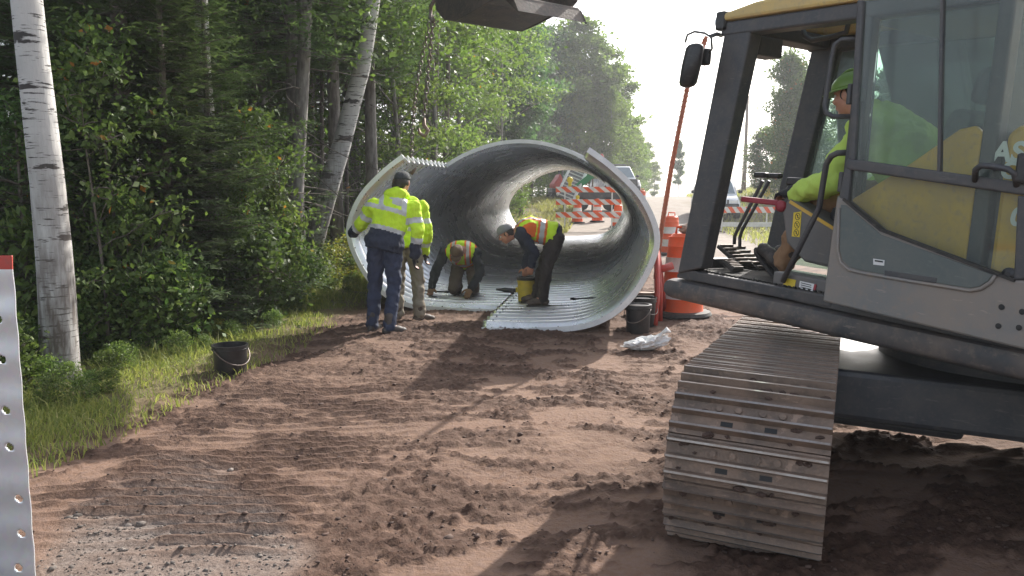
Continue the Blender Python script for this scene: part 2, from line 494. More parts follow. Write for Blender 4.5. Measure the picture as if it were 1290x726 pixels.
def detail(x, y):
    """ruts, clods and machine prints of the dug-up road: (height, clod mask, gravel mask)"""
    t = x - road_c(y)
    rd = sstep(-3.35, -2.8, t + .35 * (fbm(x * 1.7, y * 1.7, 50, 3) - .5)) * sstep(7.0, 4.5, t) * (1 - sstep(22, 34, y))
    big = (fbm(x * .8, y * .8, 1, 3) - .5) * .10
    wx = x + .25 * (fbm(x * 2, y * 2, 60, 3) - .5); wy = y + .25 * (fbm(x * 2, y * 2, 61, 3) - .5)
    n = fbm(wx * 2.6, wy * 5.2, 5, 5, .55)
    zone = sstep(.28, .50, fbm(x * .7, y * .9, 9, 3))
    clod = sstep(.485, .545, n) * (.22 + .78 * zone)
    rdg = 1 - np.abs(2 * fbm(wx * 2.2, wy * 3.3, 21, 4) - 1)           # curled rims of boot and wheel prints
    rim = sstep(.90, .985, rdg) * sstep(.38, .6, fbm(x * 1.1 + 9, y * 1.1, 31, 3))
    clod = np.clip(clod + .8 * rim, 0, 1)
    n2 = fbm(wx * 1.6 + 3, wy * 8.0, 15, 5, .55)
    clod2 = sstep(.52, .57, n2) * (.2 + .8 * sstep(.34, .5, fbm(x * .8 + 5, y * .8, 16, 3)))
    clod = np.maximum(clod, .85 * clod2)
    fine = fbm(x * 27, y * 27, 12, 4, .68) - .45
    # grouser prints of the tracks on the left
    sx = sstep(-2.75, -2.35, t) * sstep(-.75, -1.25, t) * sstep(3.0, 3.5, y) * sstep(7.4, 5.8, y) * sstep(.38, .5, fbm(x * .9, y * .9, 77, 3))
    ph = (y - .09 * x + .03 * (fbm(x * 3, y * 3, 78, 3) - .5)) / .118
    tri = np.abs((ph % 1) - .5) * 2
    prints = sx * (sstep(.58, .76, tri)) * (.35 + .65 * sstep(.36, .5, fbm(x * 2.2, y * 5, 79, 3)))
    # a lighter run of prints across the middle
    sx2 = sstep(.5, .7, x) * sstep(1.9, 1.6, x) * sstep(4.8, 5.4, y) * sstep(9.2, 8.0, y) * .5
    prints = np.maximum(prints, sx2 * sstep(.5, .8, np.abs((((y + .3 * x) / .16) % 1) - .5) * 2) * sstep(.42, .6, n))
    g = 1 - sstep(.75, 1.15, np.sqrt(((x + 1.50 + .36 * (y - 3.4)) / .52) ** 2 + ((y - 3.25) / 1.15) ** 2) + .55 * (fbm(x * 2.4, y * 2.4, 90, 4) - .5))
    g = g * (1 - .85 * prints)
    clod = clod * (1 - .9 * g) * (1 - .75 * sx)
    h = rd * (big + clod * (.012 + .075 * np.clip(fine + .06, 0, 1)) + .030 * prints + .012 * fine * (1 - g) + g * .012 * (fbm(x * 40, y * 40, 33, 2) - .5))
    dark = np.clip(np.maximum(clod, prints * .9), 0, 1) * rd
    return h, dark, g * rd

def hgt(x, y):
    x = np.asarray(x, float); y = np.asarray(y, float)
    return base_h(x, y) + detail(x, y)[0]

def hz(x, y):
    return float(base_h(np.array([x]), np.array([y]))[0])

def make_ground():
    def lines(segs):
        out = []
        for a, b, s in segs: out.append(np.arange(a, b, s))
        return np.unique(np.concatenate(out).round(4))
    far = lambda a, b, n: a + (b - a) * (np.linspace(0, 1, n) ** 2.2)
    xs = np.concatenate([-far(6, 400, 40)[::-1], np.arange(-5.8, -3.6, .12), np.arange(-3.6, 2.6, .0215), np.arange(2.6, 6, .1), far(6.1, 400, 46)])
    ys = np.concatenate([-far(3, 120, 14)[::-1], np.arange(-2.5, 2.7, .25), np.arange(2.7, 9.0, .0205), np.arange(9.0, 12.5, .05), np.arange(12.6, 34, .25), far(34.2, 600, 60)])
    X, Y = np.meshgrid(xs, ys)
    hd, dark, grav = detail(X, Y)
    t = X - road_c(Y)
    tl = 1.5 * sstep(22, 30, Y)
    far_gr = (1 - sstep(-3.3, -2.7, t - tl + .5 * (fbm(X * .9, Y * .9, 40, 3) - .5)) * sstep(5.6, 4.6, t + .6 * (fbm(X * .7, Y * .7, 41, 3) - .5)))
    Z = base_h(X, Y) + hd + far_gr * (fbm(X * 1.3, Y * 1.3, 44, 3) - .5) * .12
    nx, ny = len(xs), len(ys)
    idx = np.arange(nx * ny).reshape(ny, nx)
    q = np.stack([idx[:-1, :-1], idx[:-1, 1:], idx[1:, 1:], idx[1:, :-1]], -1).reshape(-1, 4)
    m, nt, b = new_mat('ground_soil')
    A = lambda n: N(nt, 'ShaderNodeAttribute', attribute_name=n).outputs['Fac']
    f1, r1 = noise_fac(nt, 2.2, 6, .35, .68)
    f2, r2 = noise_fac(nt, 26, 6, .35, .7)
    f5, r5 = noise_fac(nt, .9, 4, .4, .65)
    crust = mixcol(nt, f1, (.228, .143, .097), (.165, .098, .065))
    crust = mixcol(nt, f5, crust, (.17, .097, .063))
    crust = mixcol(nt, f2, crust, (.19, .125, .097))
    dk = mixcol(nt, f2, (.046, .025, .017), (.092, .050, .034))
    fm, _ = noise_fac(nt, 11, 6, .3, .7)
    ad = N(nt, 'ShaderNodeMath', operation='MULTIPLY_ADD'); nt.links.new(fm, ad.inputs[0]); ad.inputs[1].default_value = .45; ad.inputs[2].default_value = .68
    ml = N(nt, 'ShaderNodeMath', operation='MULTIPLY', use_clamp=True); nt.links.new(A('dark'), ml.inputs[0]); nt.links.new(ad.outputs[0], ml.inputs[1])
    c = mixcol(nt, ml.outputs[0], crust, dk)
    # gravel
    tc = N(nt, 'ShaderNodeTexCoord'); vo = N(nt, 'ShaderNodeTexVoronoi'); vo.inputs['Scale'].default_value = 75
    nt.links.new(tc.outputs['Object'], vo.inputs['Vector'])
    sep = N(nt, 'ShaderNodeSeparateColor'); nt.links.new(vo.outputs['Color'], sep.inputs[0])
    gv = mixcol(nt, sep.outputs[0], (.115, .092, .08), (.235, .195, .17))
    gv = mixcol(nt, f1, gv, (.17, .12, .095))
    c = mixcol(nt, A('gravel'), c, gv)
    road = mixcol(nt, f1, (.33, .285, .245), (.25, .21, .175))
    c = mixcol(nt, A('road'), c, road)
    gsoil = mixcol(nt, f1, (.10, .10, .04), (.19, .15, .075))
    c = mixcol(nt, A('grass'), c, gsoil)
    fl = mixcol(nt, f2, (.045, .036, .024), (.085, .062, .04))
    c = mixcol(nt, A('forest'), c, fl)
    nt.links.new(c, b.inputs['Base Color']); b.inputs['Roughness'].default_value = .92; b.inputs['Specular IOR Level'].default_value = .25
    b1 = N(nt, 'ShaderNodeBump'); b1.inputs['Strength'].default_value = .45; b1.inputs['Distance'].default_value = .02
    f6, r6 = noise_fac(nt, 60, 5)
    nt.links.new(r6, b1.inputs['Height'])
    b2 = N(nt, 'ShaderNodeBump'); b2.inputs['Strength'].default_value = .38; b2.inputs['Distance'].default_value = .03
    nt.links.new(r2, b2.inputs['Height']); nt.links.new(b1.outputs[0], b2.inputs['Normal']); nt.links.new(b2.outputs[0], b.inputs['Normal'])
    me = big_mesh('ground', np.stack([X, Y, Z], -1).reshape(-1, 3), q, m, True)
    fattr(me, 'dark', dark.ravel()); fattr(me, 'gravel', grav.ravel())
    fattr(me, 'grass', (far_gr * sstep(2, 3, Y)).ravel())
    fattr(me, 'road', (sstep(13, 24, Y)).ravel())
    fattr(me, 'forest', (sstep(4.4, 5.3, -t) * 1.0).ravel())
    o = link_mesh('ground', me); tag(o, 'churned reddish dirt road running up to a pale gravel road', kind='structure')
make_ground()

# ------------------------------------------------------------------ grass
def blades(pts, length, width, lean=.5):
    """pts (n,3) -> verts, quads (two per blade), tone"""
    n = len(pts)
    L = length * rng.uniform(.55, 1.25, n); W = width * rng.uniform(.7, 1.3, n)
    a = rng.uniform(0, 2 * np.pi, n); la = rng.uniform(0, 2 * np.pi, n); ln = rng.uniform(.1, lean, n) * L
    sx, sy = np.cos(a) * W / 2, np.sin(a) * W / 2
    dx, dy = np.cos(la) * ln, np.sin(la) * ln
    P = np.zeros((n, 6, 3))
    for k, (hh, ww, bb) in enumerate(((0, 1, 0), (.55, .85, .32), (.95, .12, 1.0))):
        for j, s in enumerate((-1, 1)):
            P[:, 2 * k + j, 0] = pts[:, 0] + s * sx * ww + dx * bb
            P[:, 2 * k + j, 1] = pts[:, 1] + s * sy * ww + dy * bb
            P[:, 2 * k + j, 2] = pts[:, 2] + L * hh - (.02 if k == 0 else 0)
    b = np.arange(n)[:, None] * 6
    q = np.concatenate([b + [0, 1, 3, 2], b + [2, 3, 5, 4]], 1).reshape(-1, 4)
    tone = np.repeat(rng.uniform(0, 1, n), 2)
    return P.reshape(-1, 3), q, tone

def grass_obj(name, label, gens, m='grass'):
    vs, qs, ts, n = [], [], [], 0
    for pts, L, W, ln in gens:
        v, q, t = blades(pts, L, W, ln); vs.append(v); qs.append(q + n); ts.append(t); n += len(v)
    me = big_mesh(name, np.concatenate(vs), np.concatenate(qs), M[m])
    fattr(me, 'tone', np.concatenate(ts), 'FACE')
    return tag(link_mesh(name, me), label, 'grass', kind='stuff')

def scatter(n, y0, y1, t0, t1, dens=None):
    y = y0 + (y1 - y0) * rng.uniform(0, 1, n) ** 1.4; t = rng.uniform(t0, t1, n)
    x = t + road_c(y)
    if dens is not None:
        k = dens(x, y, t) > rng.uniform(0, 1, n); x, y = x[k], y[k]
    return np.stack([x, y, hgt(x, y)], -1)
edge = lambda x, y, t: sstep(-2.9, -3.4, t + .5 * (fbm(x * 1.7, y * 1.7, 50, 3) - .5)) * sstep(.30, .52, fbm(x * 2.6, y * 2.6, 52, 3)) 
grass_obj('verge_grass', 'yellow green grass strip along the forest edge of the road', [
    (scatter(52000, 3.0, 11, -4.9, -2.75, edge), .06, .008, 1.6), (scatter(3500, 3.0, 11, -4.8, -3.3, edge), .15, .007, 1.2),
    (scatter(16000, 11, 26, -5.2, -2.7, edge), .13, .014, 1.1), (scatter(2500, 3.0, 9, -3.3, -2.7, None), .07, .008, 1.2)])
gb = lambda x, y, t: sstep(.3, .5, fbm(x * 1.0, y * 1.0, 55, 3))
grass_obj('far_grass', 'sunlit pale grass bank beyond the steel culvert', [
    (scatter(19000, 25, 60, -9, -1.3, gb), .24, .035, 1.1)], 'sunlit_grass')
grass_obj('bank_grass', 'sunlit grass bank right of the far road', [
    (scatter(16000, 22, 75, 4.6, 20, gb), .26, .04, 1.1)], 'sunlit_grass')

# ------------------------------------------------------------------ loose clods and stones
def clumps(name, label, cat, pos, size, m, sq=.7):
    ico = bmesh.new(); bmesh.ops.create_icosphere(ico, subdivisions=1, radius=1)
    bv = np.array([v.co[:] for v in ico.verts]); bf = np.array([[v.index for v in f.verts] for f in ico.faces]); ico.free()
    n = len(pos)
    s = size * rng.lognormal(0, .45, n)
    J = 1 + rng.uniform(-.38, .38, (n, len(bv), 1))
    P = bv[None] * J * s[:, None, None] * np.array([1, 1, sq])
    a = rng.uniform(0, 6.28, n); ca, sa = np.cos(a)[:, None], np.sin(a)[:, None]
    P = np.stack([P[..., 0] * ca * 1.25 - P[..., 1] * sa, P[..., 0] * sa * 1.25 + P[..., 1] * ca, P[..., 2]], -1) + pos[:, None]
    me = big_mesh(name, P.reshape(-1, 3), (bf[None] + (np.arange(n) * len(bv))[:, None, None]).reshape(-1, 3), m)
    fattr(me, 'tone', np.repeat(rng.uniform(0, 1, n), len(bf)), 'FACE')
    return tag(link_mesh(name, me), label, cat, kind='stuff')

def tone_mat(name, c1, c2):
    m, nt, b = new_mat(name)
    a = N(nt, 'ShaderNodeAttribute', attribute_name='tone'); f, r = noise_fac(nt, 40, 4)
    c = mixcol(nt, a.outputs['Fac'], c1, c2); c = mixcol(nt, f, c, tuple(x * .7 for x in c1))
    nt.links.new(c, b.inputs['Base Color']); b.inputs['Roughness'].default_value = .92; bump(nt, b, r, .6, .01)
    return m
n = 11000
yy = 2.8 + 9 * rng.uniform(0, 1, n) ** 1.5; xx = rng.uniform(-3.3, 2.8, n) + .1 * (yy - 4)
_, dk, gr = detail(xx, yy)
keep = (dk > rng.uniform(.25, 1.0, n)) | (rng.uniform(0, 1, n) < .02)
pos = np.stack([xx, yy, hgt(xx, yy)], -1)[keep]
clumps('dirt_clods', 'loose dark dirt clods on the churned road', 'dirt', pos, .0058, tone_mat('clod_soil', (.085, .052, .04), (.17, .105, .08)), .5)
keep = gr > rng.uniform(.2, 1.2, n)
xx = rng.uniform(-2.6, -.2, n); yy = rng.uniform(2.7, 4.9, n); _, dk, gr = detail(xx, yy); keep = gr > rng.uniform(.2, 1.4, n)
clumps('loose_gravel', 'grey gravel patch at the near left of the road', 'gravel', np.stack([xx, yy, hgt(xx, yy)], -1)[keep], .0048, tone_mat('gravel_stone', (.10, .083, .073), (.27, .23, .20)))

# ================================================================== TREES
def leaf_quads(cent, size, up=.4, asp=1.7, droop=.0):
    """rhombus leaves at the given centres"""
    n = len(cent)
    nr = rng.normal(0, 1, (n, 3)); nr[:, 2] += up * 2.2; nr /= np.linalg.norm(nr, axis=1)[:, None]
    d = rng.normal(0, 1, (n, 3)); d[:, 2] -= droop; d -= nr * (d * nr).sum(1)[:, None]; d /= np.linalg.norm(d, axis=1)[:, None] + 1e-9
    w = np.cross(nr, d)
    L = size * np.clip(rng.lognormal(-.08, .38, n), .4, 1.7)[:, None]
    P = np.stack([cent - d * L * .5, cent + w * L * .5 / asp + d * L * .02 + nr * L * .06, cent + d * L * .5, cent - w * L * .5 / asp + d * L * .02 + nr * L * .06], 1)
    return P.reshape(-1, 3), np.arange(4 * n).reshape(-1, 4)

def crown_mesh(name, cents, size, m, up=.4, droop=0.2, tone=None):
    v, q = leaf_quads(cents, size, up, droop=droop)
    me = big_mesh(name, v, q, m)
    fattr(me, 'tone', rng.uniform(0, 1, len(q)) if tone is None else tone, 'FACE')
    return me

def limb_path(p0, d, L, n=6, wob=.12, upb=.1):
    P = [V(p0)]; d = nrm(d)
    for i in range(n):
        d = nrm(d + rng.normal(0, wob, 3) + V((0, 0, upb)))
        P.append(P[-1] + d * L / n)
    return P

def broadleaf(h, r, cb, nbr, leaves, size, m, bark_m, tr=.12, lean=(0, 0), clump=.42, shape=1.0, twigs=3):
    """(trunk MB, crown mesh): limbs with side twigs, leaf clumps round the twig ends"""
    tb = MB(); 
    tp = [V((lean[0] * z * z / h + .06 * math.sin(z * 1.3), lean[1] * z * z / h + .06 * math.cos(z * 1.1), z)) for z in np.linspace(-.25, h * .93, 9)]
    tb.tube(tp, list(np.linspace(tr, tr * .12, 9)), 8)
    ends = []
    for i in range(nbr):
        f = cb + (1 - cb) * (i + rng.uniform(0, 1)) / nbr
        z = f * h * .93; k = min(int(f * 8), 7); p = tp[k] + (tp[k + 1] - tp[k]) * (f * 8 - k)
        a = i * 2.4 + rng.uniform(-.5, .5)
        prof = math.sin(math.pi * min(max(((f - cb) / (1 - cb)) * .82 + .16, 0), 1)) ** .7
        L = r * (prof * shape + (1 - shape)) * rng.uniform(.65, 1.2)
        P = limb_path(p, (math.cos(a), math.sin(a), .45 + .5 * f), L, 5, .16, .06)
        tb.tube(P, list(np.linspace(tr * .32 * (1.1 - f), .006, 6)), 5)
        ends += [(P[5], 1), (P[4], .8), (P[3], .55)]
        for t in range(twigs):
            k = int(rng.integers(2, 5)); a2 = rng.uniform(0, 6.28)
            Q = limb_path(P[k], (math.cos(a2), math.sin(a2), .3), L * rng.uniform(.25, .5), 3, .2, .02)
            tb.tube(Q, list(np.linspace(.012, .004, 4)), 4)
            ends += [(Q[3], .9), (Q[2], .6)]
    ends.append((tp[-1], .8))
    w = np.array([e[1] * rng.uniform(.35, 1.6) for e in ends]); cnt = (w / w.sum() * leaves).astype(int)
    C = []
    for (p, s), k in zip(ends, cnt):
        g = rng.normal(0, 1, (k, 3)) * np.array([1, 1, .62]) * clump * (.5 + .5 * s)
        C.append(p + g)
    return tb, np.concatenate(C)

def conifer(h, r, z0, whorl, per, needle, m_far=False, droop=.25, tw=.11, tr=.12, bare=0.0):
    """spruce / fir: whorls of drooping branches with flat sprays of needles"""
    tb = MB(); tb.tube([(0, 0, -.25), (0, 0, h * .5), (0, 0, h)], [tr, tr * .6, .01], 8)
    tri = []; 
    nz = int((h - z0) / whorl)
    for i in range(nz + 1):
        z = z0 + i * whorl + rng.uniform(-.08, .08); f = z / h
        for b in range(per):
            a = b * 6.283 / per + i * 1.1 + rng.uniform(-.35, .35)
            L = r * max(1 - f, .03) ** .75 * rng.uniform(.65, 1.15)
            d = V((math.cos(a), math.sin(a), -droop * (1 - f) + .35 * f)); d = nrm(d)
            P = []; p = V((0, 0, z)); dd = d.copy(); ns = max(int(L / .16), 3)
            for k in range(ns + 1):
                P.append(p.copy()); dd = nrm(dd + V((0, 0, .035)) + rng.normal(0, .03, 3)); p = p + dd * L / ns
            tb.tube([P[0], P[ns // 2], P[-1]], [.022 * (1 - f) + .006, .010, .003], 4, cap=False)
            P = np.array(P)
            # side twigs
            nt_ = max(int(L / tw), 3)
            ss = (np.arange(nt_) + rng.uniform(0, 1, nt_)) / nt_
            ss = ss[ss > .16 + bare * rng.uniform(0, 1)]
            sd = nrm(np.cross(d, V((0, 0, 1))))
            for s in ss:
                kk = min(int(s * ns), ns - 1); q = P[kk] + (P[kk + 1] - P[kk]) * (s * ns - kk); bd = nrm(P[kk + 1] - P[kk])
                for side in (-1, 1):
                    tl = (.42 * L * (1 - s) ** .8 + .08) * rng.uniform(.6, 1.1); tl = min(tl, .75)
                    tdv = nrm(bd * .75 + sd * side * .8 + V((0, 0, -.12)) + rng.normal(0, .12, 3))
                    tri.append((q, tdv, tl))
            tri.append((P[-1] - d * .1, d, .22))
    # needles along the twigs, vectorised
    Q = np.array([t[0] for t in tri]); D = np.array([t[1] for t in tri]); Ls = np.array([t[2] for t in tri])
    k = np.maximum((Ls / needle * 1.1).astype(int), 2)
    rep = np.repeat(np.arange(len(tri)), k)
    pos = np.concatenate([np.linspace(0, 1, c) for c in k])
    sidev = np.cross(D, V((0, 0, 1))); sidev /= np.linalg.norm(sidev, axis=1)[:, None] + 1e-9
    out_v = []; 
    base = Q[rep] + D[rep] * (Ls[rep] * pos)[:, None]; base[:, 2] -= (.10 * Ls[rep] * pos ** 2)
    for s in (-1, 1):
        nd = D[rep] * .65 + s * sidev[rep] * .75 + rng.normal(0, .18, (len(rep), 3)); nd /= np.linalg.norm(nd, axis=1)[:, None]
        ln = needle * 2.0 * rng.uniform(.6, 1.2, len(rep))[:, None]
        w = D[rep] * needle * .36
        out_v.append(np.stack([base - w, base + w, base + nd * ln], 1))
    v = np.concatenate(out_v).reshape(-1, 3)
    fc = np.arange(len(v)).reshape(-1, 3)
    tone = np.clip(np.concatenate([pos, pos]) * .6 + rng.uniform(0, .4, len(fc)), 0, 1)
    return tb, v, fc, tone

CR = {}
def proto_broad(key, m, bark_m, size, up=.4, **kw):
    tb, C = broadleaf(m=m, bark_m=bark_m, size=size, **kw)
    CR[key] = (tb.mesh('trunk', bark_m, True), crown_mesh('crown', C, size, m, up))

def proto_con(key, m, bark_m, **kw):
    tb, v, fc, tone = conifer(**kw)
    me = big_mesh('crown', v, fc, m); fattr(me, 'tone', tone, 'FACE')
    CR[key] = (tb.mesh('trunk', bark_m, True), me)

proto_con('spruce_near', M['needle'], M['bark'], h=9.5, r=1.9, z0=.25, whorl=.22, per=8, needle=.044, tw=.085, droop=.30)
proto_con('spruce_high', M['needle'], M['bark_grey'], h=11, r=2.1, z0=3.6, whorl=.26, per=7, needle=.05, tw=.11, droop=.38, tr=.13)
proto_con('spruce_far', M['needle'], M['bark'], h=11, r=2.2, z0=.6, whorl=.36, per=6, needle=.07, tw=.15, droop=.25)
proto_con('fir_small', M['needle'], M['bark'], h=2.6, r=.9, z0=.1, whorl=.16, per=7, needle=.036, tw=.08, droop=.1, tr=.04)
proto_broad('hardwood_a', M['leaf_light'], M['bark_grey'], .115, h=10, r=2.5, cb=.24, nbr=20, leaves=9500, tr=.11, clump=.25)
proto_broad('hardwood_b', M['leaf'], M['bark'], .13, h=10.5, r=2.6, cb=.12, nbr=30, leaves=20000, tr=.13, clump=.46)
proto_broad('hardwood_far', M['leaf_light'], M['bark'], .20, h=10, r=2.5, cb=.08, nbr=26, leaves=14000, tr=.13, clump=.34)
proto_broad('hardwood_full', M['leaf'], M['bark'], .20, h=10, r=2.8, cb=.06, nbr=34, leaves=24000, tr=.13, clump=.44)
proto_broad('pine', M['pine_needle'], M['bark'], .20, h=11, r=2.0, cb=.22, nbr=34, leaves=16000, tr=.14, clump=.30, up=.1)
proto_broad('sapling', M['leaf'], M['bark'], .075, h=3.6, r=.9, cb=.2, nbr=13, leaves=2300, tr=.028, clump=.18)
proto_broad('sapling_dark', M['leaf_dark'], M['bark'], .075, h=4.6, r=1.2, cb=.10, nbr=18, leaves=4200, tr=.035, clump=.26)
proto_broad('shrub', M['weed'], M['bark'], .078, h=1.0, r=.65, cb=.05, nbr=16, leaves=1700, tr=.012, clump=.15, twigs=2)
proto_broad('shrub_dark', M['leaf_dark'], M['bark'], .085, h=1.3, r=.75, cb=.05, nbr=16, leaves=2000, tr=.014, clump=.17, twigs=2)
proto_broad('goldenrod', M['gold'], M['bark'], .055, h=1.0, r=.45, cb=.05, nbr=18, leaves=1500, tr=.008, clump=.11, twigs=1, up=.2)

def plant(key, name, label, cat, group, x, y, s=1.0, rz=None, z=None, sx=None, lean=(0, 0)):
    tm, cm = CR[key]
    z = hz(x, y) if z is None else z
    m = Matrix.Translation((x, y, z)) @ Matrix.Rotation(lean[0], 4, 'Y') @ Matrix.Rotation(lean[1], 4, 'X') @ Matrix.Rotation(random.uniform(0, 6.28) if rz is None else rz, 4, 'Z') @ Matrix.Diagonal((*( (sx or s,) * 2), s, 1))
    t = thing(name, label, cat, m=m, group=group)
    link_mesh('trunk' if cat == 'tree' else 'stem', tm, t)
    link_mesh('crown' if cat == 'tree' else 'foliage', cm, t)
    return t

def px_x(u, Y):
    return (u - 645) / F * Y * 1.0

def trunk_tree(name, label, pts, r0, r1, bark_m, crown=None, dead=0, group=None, seed=0):
    """a tree seen mainly by its stem: pts world points of the stem"""
    base = V(pts[0])
    t = thing(name, label, 'tree', loc=base, group=group)
    P = [V(p) for p in pts]
    path = []
    for i in range(len(P) - 1):
        for k in range(6): path.append(P[i] + (P[i + 1] - P[i]) * k / 6)
    path.append(P[-1])
    path = [p + V((mnoise.noise(Vector(p * .8 + seed)) * .02, mnoise.noise(Vector(p * .8 + 7 + seed)) * .02, 0)) for p in path]
    rs = list(np.linspace(r0, r1, len(path))); rs[0] *= 1.35; rs[1] *= 1.12
    mb = MB().tube(path, rs, 18)
    mb.v = [tuple(V(p) - base) for p in mb.v]
    mb.build('trunk', bark_m, t, smooth=True)
    if dead:
        db = MB()
        for i in range(dead):
            k = int(rng.integers(3, len(path) - 2)); a = rng.uniform(0, 6.28)
            Q = limb_path(path[k], (math.cos(a), math.sin(a), rng.uniform(-.4, .15)), rng.uniform(.4, 1.4), 5, .15, -.03)
            db.tube(Q, list(np.linspace(.012, .003, 6)), 4)
            for j in range(2):
                kk = int(rng.integers(2, 5)); a2 = a + rng.uniform(-1, 1)
                db.tube(limb_path(Q[kk], (math.cos(a2), math.sin(a2), rng.uniform(-.5, .2)), rng.uniform(.15, .5), 3, .2, 0), [.005, .004, .003, .002], 3)
        db.v = [tuple(V(p) - base) for p in db.v]
        db.build('dead_branches', M['bark'], t, fix=False)
    if crown:
        C = np.concatenate([path[-1] + V(o) + rng.normal(0, 1, (int(n), 3)) * s for o, s, n in crown['clumps']]) - base
        link_mesh('crown', crown_mesh('crown', C, crown['size'], crown['m']), t)
    return t

# ---- the stems one can tell apart
Y = 6.45
b0 = at(78, 484, Y)
trunk_tree('birch_tree', 'large white birch trunk with black scars beside the near left grass verge',
           [at(78, 492, Y) - V((0, 0, .1)), at(72, 380, Y), at(60, 230, Y), at(34, 10, Y), at(34, 10, Y) + V((-.18, .1, 2.2)), at(34, 10, Y) + V((-.2, .3, 4.5))],
           .152, .085, M['birch'], crown=dict(size=.09, m=M['leaf_light'], clumps=[((rng.uniform(-1.6, 1.6), rng.uniform(-1.6, 1.6), rng.uniform(-.4, 2.4)), .4, 320) for _ in range(16)]), seed=1)
Y = 9.6
trunk_tree('birch_tree', 'slim white birch half hidden behind dark fir branches',
           [at(266, 372, Y), at(263, 200, Y), at(254, 0, Y), at(254, 0, Y) + V((-.1, 0, 4))], .112, .06, M['birch'],
           crown=dict(size=.09, m=M['leaf'], clumps=[((rng.uniform(-1.4, 1.4), rng.uniform(-1.4, 1.4), rng.uniform(-1, 1.5)), .4, 300) for _ in range(14)]), seed=2)
Y = 13.2
trunk_tree('birch_tree', 'pale birch trunk leaning right with mossy foot beside the culvert end',
           [at(388, 330, Y), at(400, 285, Y), at(430, 185, Y), at(456, 85, Y), at(470, 0, Y), at(478, -150, Y)], .19, .09, M['birch'],
           crown=dict(size=.10, m=M['leaf'], clumps=[((rng.uniform(-2, 2), rng.uniform(-2, 2), rng.uniform(-2.4, 1.5)), .45, 420) for _ in range(22)]), seed=3)
Y = 11.8
trunk_tree('spruce_tree', 'straight grey spruce trunk with dead twigs left of the leaning birch',
           [at(366, 345, Y), at(374, 210, Y), at(384, 60, Y), at(390, -120, Y)], .125, .07, M['bark_grey'], dead=34, seed=4)
Y = 10.4
trunk_tree('spruce_tree', 'short brown snapped trunk in front of the grey spruce',
           [at(348, 368, Y), at(344, 320, Y), at(340, 262, Y), at(343, 232, Y)], .095, .065, M['bark'], dead=8, seed=5)
for i, (u, v0, u1, Y, r) in enumerate(((404, 330, 408, 15.5, .05), (418, 322, 421, 17, .055), (437, 318, 436, 16, .045), (392, 330, 396, 17.5, .05), (318, 330, 322, 12.5, .05), (300, 340, 298, 13.5, .055),
                                       (462, 300, 470, 18, .07), (500, 250, 505, 19, .07), (545, 240, 551, 20, .09), (560, 240, 566, 21, .08))):
    trunk_tree('dead_spruce', 'thin bare dead spruce stem in the dark wood', [at(u, v0, Y), at((u + u1) / 2, 160, Y), at(u1, -20, Y)], r, r * .6, M['bark'], dead=26, group='bare dead stems in the dark wood', seed=10 + i)

# ---- front row at the left
G1 = 'dark spruces in the wood on the left'
L_sp = 'dark spruce with low drooping boughs at the wood edge on the left'
for (u, Y, s) in ((165, 9.0, 1.0), (232, 10.2, 1.0), (128, 10.6, 1.1), (55, 9.2, .95), (8, 10.5, 1.1), (300, 12.6, .9), (196, 12.5, 1.2), (215, 8.6, .55), (268, 9.4, .5)):
    plant('spruce_near', 'spruce_tree', L_sp, 'tree', G1, px_x(u, Y), Y, s)
for (u, Y, s) in ((335, 13.0, 1.05), (375, 12.2, 1.0), (425, 14.4, 1.1), (470, 15.5, 1.05), (300, 15, 1.1), (395, 16.5, 1.1), (450, 18.5, 1.1), (355, 17.5, 1.1), (500, 20, 1.15), (540, 22, 1.1)):
    plant('spruce_high', 'spruce_tree', 'tall spruce with bare lower trunk and boughs high above', 'tree', 'high crowned spruces in the left wood', px_x(u, Y), Y, s)
G2 = 'spruces deep in the wood'
for (u, Y, s) in ((-30, 13, 1.1), (40, 14.5, 1.1), (100, 15, 1.2), (160, 16, 1.2), (225, 17, 1.2), (280, 19, 1.2), (330, 21, 1.2), (380, 22, 1.2), (425, 23, 1.2), (470, 24.5, 1.2), (590, 33, 1.0), (-90, 11, 1.1), (60, 19, 1.3), (140, 21, 1.3), (230, 24, 1.3), (310, 27, 1.3), (400, 29, 1.3), (470, 31, 1.3), (545, 38, 1.1)):
    plant('spruce_far', 'spruce_tree', 'dark spruce standing deep in the wood', 'tree', G2, px_x(u, Y), Y, s)
# hardwoods
G3 = 'broad leaved trees behind the culvert'
for (u, Y, s) in ((500, 17.5, .78), (548, 19.5, .85), (578, 24.0, .9), (535, 25, 1.0), (604, 28.5, .95), (632, 32, .95)):
    plant('hardwood_a', 'hardwood_tree', 'light green leafy tree with thin crown behind the culvert', 'tree', G3, px_x(u, Y), Y, s)
for (u, Y, s) in ((318, 16, .9), (255, 14, .8), (448, 21, 1.0)):
    plant('hardwood_b', 'hardwood_tree', 'dense green leafy tree among the spruces of the left wood', 'tree', 'leafy trees among the spruces', px_x(u, Y), Y, s)
def far_tree(key, name, label, group, u, vtop, Y, z0=None, wid=None):
    x = px_x(u, Y); zg = hz(x, Y) if z0 is None else z0
    hw = EYE + (242 - vtop) / F * Y - zg
    Hh = {'pine': 11, 'hardwood_full': 10, 'hardwood_far': 10, 'spruce_far': 11, 'hardwood_a': 10}[key] * .97
    s = hw / Hh
    return plant(key, name, label, 'tree', group, x, Y, s, z=zg, sx=wid or s)
G4 = 'trees of the roadside wood beyond the culvert'
for (u, vt, Y) in ((655, 25, 38), (690, 42, 56), (628, 10, 37), (668, 30, 50), (716, 55, 60), (610, -10, 42)):
    far_tree('pine', 'pine_tree', 'grey green pine in the roadside wood beyond the culvert', G4, u, vt, Y)
